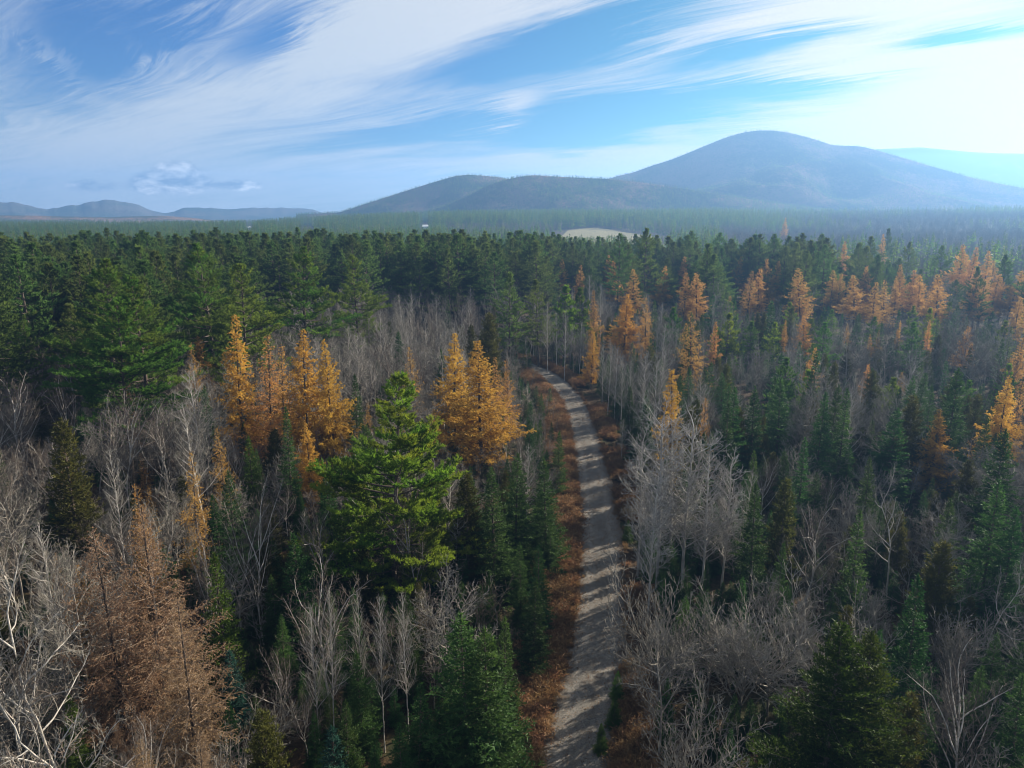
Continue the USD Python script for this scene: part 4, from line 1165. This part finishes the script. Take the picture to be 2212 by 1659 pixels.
HEIGHT = {'pine': (22, 28.5), 'bare_far': (12, 16.5), 'bare_round': (10.5, 15), 'bare_fan': (7.5, 10.5), 'birch': (11, 15), 'aspen': (13, 17), 'fir_near': (7, 13.5), 'fir_bright': (5, 10), 'fir_far': (8, 15),
          'cedar': (7, 12), 'larch_far': (13, 18), 'larch_thin': (14, 17), 'larch_brown': (11, 15), 'pine_small': (9, 14), 'sapling': (5, 8)}
NVAR = {}
for k in KINDS:
    NVAR[k[:-2]] = NVAR.get(k[:-2], 0) + 1

cand = []
for lo, hi, sp in ((24, 60, 3.1), (60, 118, 3.6), (118, 150, 4.2), (150, 186, 4.4), (186, 320, 5.7)):
    n = int(2 * hi / sp)
    gx_, gy_ = np.meshgrid(np.arange(-n, n + 1) * sp, np.arange(0, n + 1) * sp)
    q = np.stack([gx_.ravel(), gy_.ravel()], 1) + rng.uniform(-0.42, 0.42, (gx_.size, 2)) * sp
    d_ = np.hypot(q[:, 0], q[:, 1])
    pr = project(np.column_stack([q, np.zeros(len(q)) + 8]))
    ok = (d_ >= lo) & (d_ < hi) & (q[:, 1] > 20) & (pr[:, 0] > -170) & (pr[:, 0] < 2380)
    cand += [tuple(a) for a in q[ok]]
cand.sort(key=lambda q: q[0] ** 2 + q[1] ** 2)
HXY = np.array([h['xy'] for h in HEROES])
HR = np.array([KINDS[h['key']][2] * h['H'] / KINDS[h['key']][1] * h['wide'] for h in HEROES])
MASS, grid = [], {}
otd, ots = off_track(np.array(cand))
for ci, (x, y) in enumerate(cand):
    d = math.hypot(x, y)
    u = float(project([x, y, 8.0])[0])
    zn, sp, tab = zone(u, d, x, y)
    if rng.random() > (3.2 / sp) ** 2 * (1.25 if d < 60 else (3.75 / 3.2) ** 2 if d < 118 else (4.5 / 3.2) ** 2 if d < 186 else (5.9 / 3.2) ** 2):
        continue
    s = choose(tab)
    key = 'pine_far' if s == 'pine' else s
    if key in ('fir_near', 'bare_round') and d > 140:
        key = {'fir_near': 'fir_far', 'bare_round': 'bare_far'}[key]
    key = f'{key}_{rng.integers(NVAR[key])}'
    lo, hi = HEIGHT[s]
    H = rng.uniform(lo, hi)
    if s == 'fir_near' and rng.random() < 0.3:
        H *= 0.6
    wide = rng.uniform(0.85, 1.15) * (1.15 if s in ('larch_far', 'fir_far') else 1.25 if s == 'pine' else 1.0)
    _, h0, r0, _, _ = KINDS[key]
    z0 = float(ground_z(x, y))
    if s == 'pine':     # the tops of the belt
        vmin = np.interp(u, [0, 450, 1000, 1100, 1700, 2212], [474, 484, 484, 496, 500, 520]) + abs(rng.normal()) * 17 - 3
        r = ray(u, vmin)
        H = min(H, CAM_Z + r[2] / math.hypot(r[0], r[1]) * d - z0)
        if H < 15:
            continue
    done = False
    for sc in (1, 0.8, 0.62, 0.46):
        h_ = H * sc
        if sc < 1 and h_ < 4:
            break
        rad = r0 * h_ / h0 * wide
        conifer = s.split('_')[0] in ('fir', 'cedar', 'pine', 'larch')
        if otd[ci] < 2.3 + (1.9 if ots[ci] < 0 else 1.1) + rad * (0.75 if conifer else 0.5) + (0.0 if d < 110 else 0.6):
            continue
        dd = np.hypot(HXY[:, 0] - x, HXY[:, 1] - y)
        if np.any(dd < 0.45 * (HR + rad) * (0.8 if conifer else 0.6)):
            continue
        if blocks(*sil((x, y), h_, rad * 0.9, z0)):
            continue
        done = True
        break
    if not done:
        continue
    MASS.append(dict(key=key, s=s, xy=(x, y), H=h_, wide=wide, zone=zn, d=d, u=u))

# what of each tree can be seen: front to back over a coarse picture
W4, H4 = 553, 415
cover = np.zeros((H4, W4), np.uint8)
allt = [dict(h, hero=True, s=h['cat']) for h in HEROES] + MASS
for t in allt:
    _, h0, r0, _, _ = KINDS[t['key']]
    t['sil'] = sil(t['xy'], t['H'], r0 * t['H'] / h0 * t['wide'])
yy, xx = np.mgrid[0:H4, 0:W4]
for t in sorted(allt, key=lambda t: t['sil'][4]):
    uc, ru, vt, vb, f = [q / 4 for q in t['sil']]
    x0, x1, y0, y1 = int(max(0, uc - ru)), int(min(W4, uc + ru + 2)), int(max(0, vt)), int(min(H4, vb + 1))
    t['seen'] = 0
    if x1 <= x0 or y1 <= y0:
        continue
    X, Y = xx[y0:y1, x0:x1], yy[y0:y1, x0:x1]
    rel = np.clip((Y - vt) / max(vb - vt, 1), 0, 1)
    con = t['key'].split('_')[0] in ('fir', 'cedar', 'pine', 'larch')
    wdt = ru * (np.minimum(1, rel * 1.5 + 0.08) if con else np.sqrt(np.clip(1 - ((rel - 0.35) / 0.38) ** 2, 0.01, 1)))
    ins = np.abs(X - uc) < wdt
    c = cover[y0:y1, x0:x1]
    t['seen'] = int((ins & (c < 2)).sum())
    c[ins] = np.minimum(3, c[ins] + (2 if con else 1))

GROUPNAME = {'pine': 'white_pine_tree', 'fir': 'fir_tree', 'cedar': 'cedar_tree', 'larch': 'larch_tree', 'bare': 'leafless_tree', 'silver': 'aspen_tree', 'aspen': 'aspen_tree', 'birch': 'birch_tree', 'sapling': 'sapling'}
count = {}
for h in HEROES:
    count[NAME[h['cat']][0]] = count.get(NAME[h['cat']][0], 0) + 1
single, rest = [], []
for t in sorted(MASS, key=lambda t: -t['seen']):
    nm = GROUPNAME[t['key'].split('_')[0]]
    if t['seen'] >= 14 and count.get(nm, 0) < 296:
        count[nm] = count.get(nm, 0) + 1
        single.append(t)
    else:
        rest.append(t)

LOOKS_OF = {'pine_far': 'dark green pine', 'pine_small': 'young green pine', 'bare_far': 'grey leafless tree', 'bare_round': 'grey leafless tree with a round crown', 'bare_fan': 'fan shaped grey leafless tree',
            'birch': 'purple twigged birch', 'aspen': 'pale straight aspen', 'fir_near': 'dark spruce', 'fir_bright': 'fresh green fir', 'fir_far': 'dark slim spruce', 'cedar': 'olive cedar', 'larch_far': 'orange larch',
            'larch_thin': 'thin brown larch', 'larch_brown': 'feathery brown larch', 'sapling': 'bare sapling'}
for a, b in (('bare_far_1', 'brownish leafless tree'), ('bare_far_2', 'straight grey leafless tree'), ('bare_far_3', 'purplish leafless tree')):
    LOOKS_OF[a] = b
LAND += [('the far field', np.array([1310, 500.0]), None), ('the left end of the larch row', np.array([1225, 590.0]), None), ('the right end of the larch row', np.array([2185, 620.0]), None),
         ('the middle of the larch row', np.array([1800, 610.0]), None), ('the left edge of the pine belt', np.array([60, 520.0]), None), ('the white houses', np.array([620, 485.0]), None),
         ('the head of the track', np.array([1130, 650.0]), None)]
LP = np.array([q[1] for q in LAND])
byl = {}
for t in single:
    uc, ru, vt, vb, f = t['sil']
    p = np.array([uc, vt + 0.3 * (vb - vt)])
    dd = (LP - p) * np.array([1.0, 1.35])
    k = int(np.argmin(np.hypot(dd[:, 0], dd[:, 1])))
    dx, dy = -dd[k]
    rel = ('right of' if dx > 0 else 'left of') if abs(dx) > abs(dy) else ('in front of' if dy > 0 else 'behind')
    _, h0, _, _, _ = KINDS[t['key']]
    look_ = LOOKS_OF.get(t['key'], LOOKS_OF.get(t['key'][:-2]))
    big = t['H'] / np.mean(HEIGHT[t['s']])
    look_ = ('tall ' if big > 1.12 else 'low ' if big < 0.75 else '') + look_
    byl.setdefault((look_, rel, LAND[k][0]), []).append((math.hypot(dx, dy), t))
for (look_, rel, land), ts in byl.items():
    ts.sort(key=lambda q: q[0])
    for i, (_, t) in enumerate(ts):
        nm = GROUPNAME[t['key'].split('_')[0]]
        lab = f'{look_} {rel} {land}' if len(ts) == 1 else f'{ORD[i] if i else "nearest"} {look_} {rel} {land}' if i < 30 else f'{look_}, one of those farther out {rel} {land}'
        words_ = lab.split()
        put(t['key'], nm, dict(NAME.values())[nm], t['xy'], t['H'], ' '.join(words_[:16]), f'{look_} {rel} {land}'[:80] if len(ts) > 1 else None, float(rng.uniform(0, 6.28)), t['wide'],
            tuple(rng.normal(size=2) * (3.0 if t['s'] in ('birch', 'aspen', 'bare_round', 'sapling', 'bare_fan') else 0.8)))


# ------------------------------------------------------------------ growth nobody could count
def scatter(name, protos, items, label, category):
    """items: (prototype index, x, y, z, height scale, width scale, turn)"""
    pi = UsdGeom.PointInstancer.Define(stage, '/World/' + name)
    for i, p in enumerate(protos):
        q = UsdGeom.Xform.Define(stage, f'/World/{name}/kinds/{p.strip("_")}')
        q.GetPrim().GetReferences().AddInternalReference(KINDS[p][0])
        pi.CreatePrototypesRel().AddTarget(q.GetPath())
    it = np.array(items, float)
    pi.CreateProtoIndicesAttr(Vt.IntArray.FromNumpy(it[:, 0].astype(np.int32)))
    pi.CreatePositionsAttr(Vt.Vec3fArray.FromNumpy(it[:, 1:4].astype(np.float32)))
    pi.CreateScalesAttr(Vt.Vec3fArray.FromNumpy(it[:, [5, 5, 4]].astype(np.float32)))
    pi.CreateOrientationsAttr([Gf.Quath(float(math.cos(a / 2)), 0.0, 0.0, float(math.sin(a / 2))) for a in it[:, 6]])
    tag(pi, label, category, kind='stuff')


ks = sorted({t['key'] for t in rest})
items = []
for t in rest:
    s = t['H'] / KINDS[t['key']][1]
    items.append((ks.index(t['key']), *t['xy'], float(ground_z(*t['xy'])), s, s * t['wide'], rng.uniform(0, 6.28)))
scatter('hidden_woods', ks, items, 'trees closed in behind their neighbours all through the forest', 'woods')

# undergrowth between the trunks
n = 5200
a_, d2 = np.radians(rng.uniform(-40, 40, n)), 24 + 190 * rng.uniform(0, 1, n) ** 0.75
px, py = d2 * np.sin(a_), d2 * np.cos(a_)
od, os_ = off_track(np.stack([px, py], 1))
ok = od > 4.6
px, py, od = px[ok], py[ok], od[ok]
UG = ['sapling_0', 'sapling_1', 'sapling_2', 'fir_far_2', 'fir_far_3', 'bare_far_3']
pk = rng.choice(6, len(px), p=[0.24, 0.14, 0.14, 0.22, 0.22, 0.04])
pk = np.where((np.hypot(px, py) < 75) & (pk < 3) & (rng.uniform(0, 1, len(px)) < 0.72), rng.integers(3, 5, len(px)), pk)
hh = np.where(pk == 5, rng.uniform(3, 6, len(px)), np.where(pk > 2, rng.uniform(1.2, 4, len(px)), rng.uniform(1.8, 5.5, len(px))))
h0 = np.array([KINDS[k][1] for k in UG])[pk]
scatter('undergrowth', UG, np.column_stack([pk, px, py, ground_z(px, py), hh / h0, hh / h0 * rng.uniform(1.1, 1.7, len(px)), rng.uniform(0, 6.28, len(px))]), 'bare saplings and small firs crowding under the forest trees', 'undergrowth')


# dry brush along both verges
def brush(seed, H=0.8):
    r = np.random.default_rng(seed)
    n = 26
    o = np.column_stack([r.normal(size=(n, 2)) * 0.16, np.zeros(n)])
    d = unit(np.column_stack([r.normal(size=(n, 2)) * 0.45, np.ones(n)]))
    P = grow(o, d, H * r.uniform(0.6, 1.2, n), 3, np.array([0, 0, -0.2]), 0.12, r)
    tp, tt, to, td = spawn(P, 12, 0.2, 1.0, 45, r)
    m = len(to)
    return [['stems_crown', tubes(P, taper(P, 0.010, 0.004), 3), 'twig_brown', False, []],
            ['crown', leaves(to, unit(td + r.normal(size=(m, 3)) * 0.6), r.uniform(0.14, 0.34, m), 0.05, r, True), 'brush', False, []]]


variants('dry_brush', 4, lambda i: brush(201 + i, 0.75 + 0.12 * i), 0.8)
items = []
for i in range(len(TRACK)):
    if not 26 < TRACK[i][1] < 175:
        continue
    for side, lo, hi, m in ((-1, 2.25, 5.8, 15), (1, 2.25, 5.0, 12)):
        for _ in range(m):
            w = rng.uniform(lo, hi)
            if side > 0 and meshkit.noise(np.array([TRACK[i][0] * 0.2, TRACK[i][1] * 0.17, 5.0]), 4) > 0.66 and w > 2.4:
                continue
            q = TRACK[i] + TRACK_N[i] * side * w + rng.normal(size=2) * 0.25
            s = rng.uniform(0.55, 1.25) * (0.45 if w < 2.85 else 1.0)
            items.append((rng.integers(4), q[0], q[1], float(ground_z(*q)), s, s * 1.15, rng.uniform(0, 6.28)))
scatter('dry_brush', [f'dry_brush_{i}' for i in range(4)], items, 'reddish brown dead bracken and brush along the track verges', 'brush')


# leaves blown along the track
def leaf(seed):
    r = np.random.default_rng(seed)
    return [['leaves', leaves(np.zeros((3, 3)) + r.normal(size=(3, 3)) * [0.12, 0.12, 0.0] + [0, 0, 0.02], np.column_stack([r.normal(size=(3, 2)), r.uniform(0, 0.25, 3)]), 0.13, 0.09, r, True), 'brush', False, []]]


variants('leaf_litter', 3, lambda i: leaf(211 + i), 0.05)
items = []
for i in range(len(TRACK)):
    if not 26 < TRACK[i][1] < 140:
        continue
    for _ in range(22):
        w = (1 - rng.uniform(0, 1) ** 1.6 * 0.9) * rng.choice([-1, 1]) * 2.2
        q = TRACK[i] + TRACK_N[i] * w + rng.normal(size=2) * 0.2
        items.append((rng.integers(3), q[0], q[1], float(ground_z(*q)) + 0.10, rng.uniform(0.5, 0.85), rng.uniform(0.5, 0.85), rng.uniform(0, 6.28)))
scatter('fallen_leaves', [f'leaf_litter_{i}' for i in range(3)], items, 'fallen brown leaves lying on the gravel track', 'leaves')


# ------------------------------------------------------------------ the far forest and the wooded hills
def cone_tree(seed, H, R, mat, tiers=7):
    r = np.random.default_rng(seed)
    n = 90
    t = r.uniform(0.08, 1, n) ** 0.8
    az = r.uniform(0, 6.28, n)
    L = R * (1.02 - t) * r.uniform(0.6, 1.2, n)
    o = np.column_stack([np.cos(az) * L * 0.25, np.sin(az) * L * 0.25, t * H])
    d = np.column_stack([np.cos(az), np.sin(az), np.full(n, -0.1) + t * 0.5])
    tr = trunk_line(H * 0.98, r, k=3)
    return [['crown', leaves(o, d, L * 0.95 + 0.25, 0.55 + 0.5 * (1 - t), r, True), mat, False, []], ['trunk', tubes(tr, taper(tr, 0.18, 0.04), 4), 'bark_dark', False, []]]


def stick_tree(seed, H, mat):
    r = np.random.default_rng(seed)
    tr = trunk_line(H * 0.8, r, 0.03, k=3)
    par, t, o, d = spawn(tr, np.array([14]), 0.3, 1.0, 42, r, jit=0.4)
    B = grow(o, d, H * 0.3 * r.uniform(0.6, 1.1, len(o)), 2, np.array([0, 0, 0.5]), 0.1, r)
    par, t, o, d = spawn(B, 6, 0.2, 1.0, 42, r, updir=0.15)
    S = np.stack([o, o + d * (H * 0.11 * r.uniform(0.6, 1.3, len(o)))[:, None]], 1)
    return [['twig_crown', join([tubes(B, taper(B, 0.06, 0.03), 3), tubes(S, taper(S, 0.035, 0.03), 3)]), mat, False, []], ['trunk', tubes(tr, taper(tr, 0.15, 0.06), 4), 'bark_grey', False, []]]


variants('distant_conifer', 3, lambda i: cone_tree(221 + i, 18, (2.3, 3.0, 3.8)[i], 'pine'), 18)
variants('distant_hardwood', 3, lambda i: stick_tree(231 + i, 15, ('twig_purple', 'twig_grey', 'twig_brown')[i]), 15)
FAR = ['distant_conifer_0', 'distant_conifer_1', 'distant_conifer_2', 'distant_hardwood_0', 'distant_hardwood_1', 'distant_hardwood_2']
n = 42000
a_ = np.radians(rng.uniform(-41, 41, n))
d2 = np.sqrt(rng.uniform(300.0 ** 2, 1750.0 ** 2, n))
px, py = d2 * np.sin(a_), d2 * np.cos(a_)
pz = ground_z(px, py)
pu = HALF_W + FPX * np.tan(a_) / CP
stand = meshkit.fbm(np.stack([px / 170, py / 170, px * 0], -1), 3, 77)
con = np.where(pu < 1100, 0.75, np.where(pu < 1560, 0.55, 0.16)) + (stand - 0.5) * 1.6
edge_ = (meshkit.fbm(np.stack([px / 90, py / 90, px * 0], -1), 3, 78) - 0.5)
fw = smooth(560, 760, pu + edge_ * 250) * (1 - smooth(1500, 1760, pu + edge_ * 250)) * (d2 > 1120 + edge_ * 160)
con = con * (1 - fw) + 0.93 * fw
con = np.where((d2 < 1120) & (d2 > 700) & (pu > 960) & (pu < 1180), 0.2, con)
isc = rng.uniform(0, 1, n) < con
hh = np.where(isc, rng.uniform(13, 21, n), rng.uniform(10, 15, n))
hh = np.where(isc, hh + fw * rng.uniform(2.0, 4.5, n), hh)
keep = ~shapely.contains_xy(FIELD.buffer(6), px, py)
top = project(np.column_stack([px, py, pz + hh]))
keep &= ~((top[:, 0] > 1190) & (top[:, 0] < 1445) & (top[:, 1] < 504) & (d2 < np.hypot(*np.array(FIELD.centroid.coords[0])) + 40))
glade = np.zeros(n, bool)
for (gu, gv) in ((537, 490.5), (660, 483), (668, 483), (918, 487.5)):
    glade |= (np.abs(top[:, 0] - gu) < rng.uniform(5, 22, n)) & (top[:, 1] < gv + 1) & (d2 < 1500) & (d2 > 300)
keep &= ~glade
keep &= ~((pu + edge_ * 300 < 560) & (top[:, 1] < 472 + edge_ * 6))
pk = np.where(isc, rng.integers(0, 3, n), rng.integers(3, 6, n))
h0 = np.array([KINDS[k][1] for k in FAR])[pk]
it = np.column_stack([pk, px, py, pz, hh / h0, hh / h0 * rng.uniform(0.9, 1.35, n), rng.uniform(0, 6.28, n)])[keep]
scatter('far_forest', FAR, it, 'hazy forest of evergreens and leafless hardwoods stretching to the foot of the mountain', 'forest')
# trees on the slopes of the hills, dense enough to give the skyline its nap
items = []
hid = 0
for nm_, (X, Y, Z) in RIDGES.items():
    pass


def hill_trees(meshpath, n, seed, frac, size):
    m = UsdGeom.Mesh.Get(stage, meshpath)
    v = np.array(m.GetPointsAttr().Get())
    f = np.array(m.GetFaceVertexIndicesAttr().Get()).reshape(-1, 3)
    r = np.random.default_rng(seed)
    c = v[f].mean(1)
    ar = np.linalg.norm(np.cross(v[f[:, 1]] - v[f[:, 0]], v[f[:, 2]] - v[f[:, 0]]), axis=1)
    w = ar * (c[:, 2] > 8) * (np.abs(np.degrees(np.arctan2(c[:, 0], c[:, 1]))) < 38)
    idx = r.choice(len(f), n, p=w / w.sum())
    b = r.dirichlet((1, 1, 1), n)
    p = (v[f[idx]] * b[:, :, None]).sum(1)
    st = meshkit.fbm(np.stack([p[:, 0] / 150, p[:, 1] / 150, p[:, 2] / 60], -1), 3, seed) + (p[:, 2] / p[:, 2].max()) * 0.15
    isc_ = r.uniform(0, 1, n) < (st - 0.5) * 4 + frac
    k = np.where(isc_, r.integers(0, 3, n), r.integers(3, 6, n))
    hh_ = np.where(isc_, r.uniform(0.7, 1.15, n), r.uniform(0.75, 1.1, n)) * size
    h_0 = np.array([KINDS[q][1] for q in FAR])[k]
    return np.column_stack([k, p[:, 0], p[:, 1], p[:, 2] - 0.5, hh_ / h_0, hh_ / h_0 * r.uniform(1.0, 1.5, n), r.uniform(0, 6.28, n)])


scatter('hillside_woods', FAR, np.vstack([hill_trees('/World/mountain', 45000, 301, 0.3, 6.5), hill_trees('/World/foothill', 16000, 302, 0.45, 7), hill_trees('/World/foothill_001', 20000, 303, 0.5, 7.5)]),
        'woods covering the mountain and its foothills', 'forest')


# ------------------------------------------------------------------ white houses far off among the trees
def house(u, v, w, label, rz, d=880.0):
    r = ray(u, v)
    f = math.hypot(r[0], r[1])
    x, y = r[0] / f * d, r[1] / f * d
    z = float(ground_z(x, y))
    for d in np.arange(500.0, 1700.0, 10.0):      # where a roof of that height stands on the ground
        x, y = r[0] / f * d, r[1] / f * d
        z = float(ground_z(x, y))
        if CAM_Z + r[2] / f * d - z < 7.0:
            break
    h = 4.2
    t = UsdGeom.Xform.Define(stage, '/World/' + numbered('white_house'))
    t.AddTranslateOp().Set(Gf.Vec3d(x, y, z - 0.5))
    t.AddRotateZOp().Set(rz)
    P = str(t.GetPath())
    D_, e = w * 0.62, h + 0.5
    g = e + D_ * 0.36
    wl = np.array([[-w / 2, -D_ / 2, 0], [w / 2, -D_ / 2, 0], [w / 2, D_ / 2, 0], [-w / 2, D_ / 2, 0], [-w / 2, -D_ / 2, e], [w / 2, -D_ / 2, e], [w / 2, D_ / 2, e], [-w / 2, D_ / 2, e], [-w / 2, 0, g], [w / 2, 0, g]])
    fc_ = np.array([[0, 1, 5], [0, 5, 4], [2, 3, 7], [2, 7, 6], [1, 2, 6], [1, 6, 5], [5, 6, 9], [3, 0, 4], [3, 4, 7], [7, 4, 8]])
    usdkit.mesh(stage, P + '/wall', (wl, fc_), M['white_wall'])
    o = 0.5
    dz = o * 0.72
    rf = np.array([[-w / 2 - o, -D_ / 2 - o, e - dz + 0.15], [w / 2 + o, -D_ / 2 - o, e - dz + 0.15], [w / 2 + o, 0, g + 0.15], [-w / 2 - o, 0, g + 0.15], [w / 2 + o, D_ / 2 + o, e - dz + 0.15], [-w / 2 - o, D_ / 2 + o, e - dz + 0.15]])
    usdkit.mesh(stage, P + '/roof', (rf, np.array([[0, 1, 2], [0, 2, 3], [3, 2, 4], [3, 4, 5]])), M['white_wall'])
    for i in range(3):
        b = trimesh.creation.box((1.1, 0.12, 1.4))
        b.apply_translation((-w / 3 + i * w / 3, -D_ / 2 - 0.02, e - 1.8))
        usdkit.mesh(stage, P + ('/window' if i == 0 else f'/window_{i:03d}'), b, M['pane'])
    tag(t, label, 'house')


house(537, 488.5, 9, 'small white house far off, leftmost of the houses among the pines', 20)
house(660, 480.5, 9, 'white house far off, left one of a close pair of houses', 12)
house(669, 481.0, 8, 'white house far off, right one of a close pair of houses', -20)
house(918, 485.5, 10, 'white house standing alone far off over the pine belt', 5)
print('trees', len(HEROES), 'single', len(single), 'rest', len(rest), count, 'tris', TRIS)
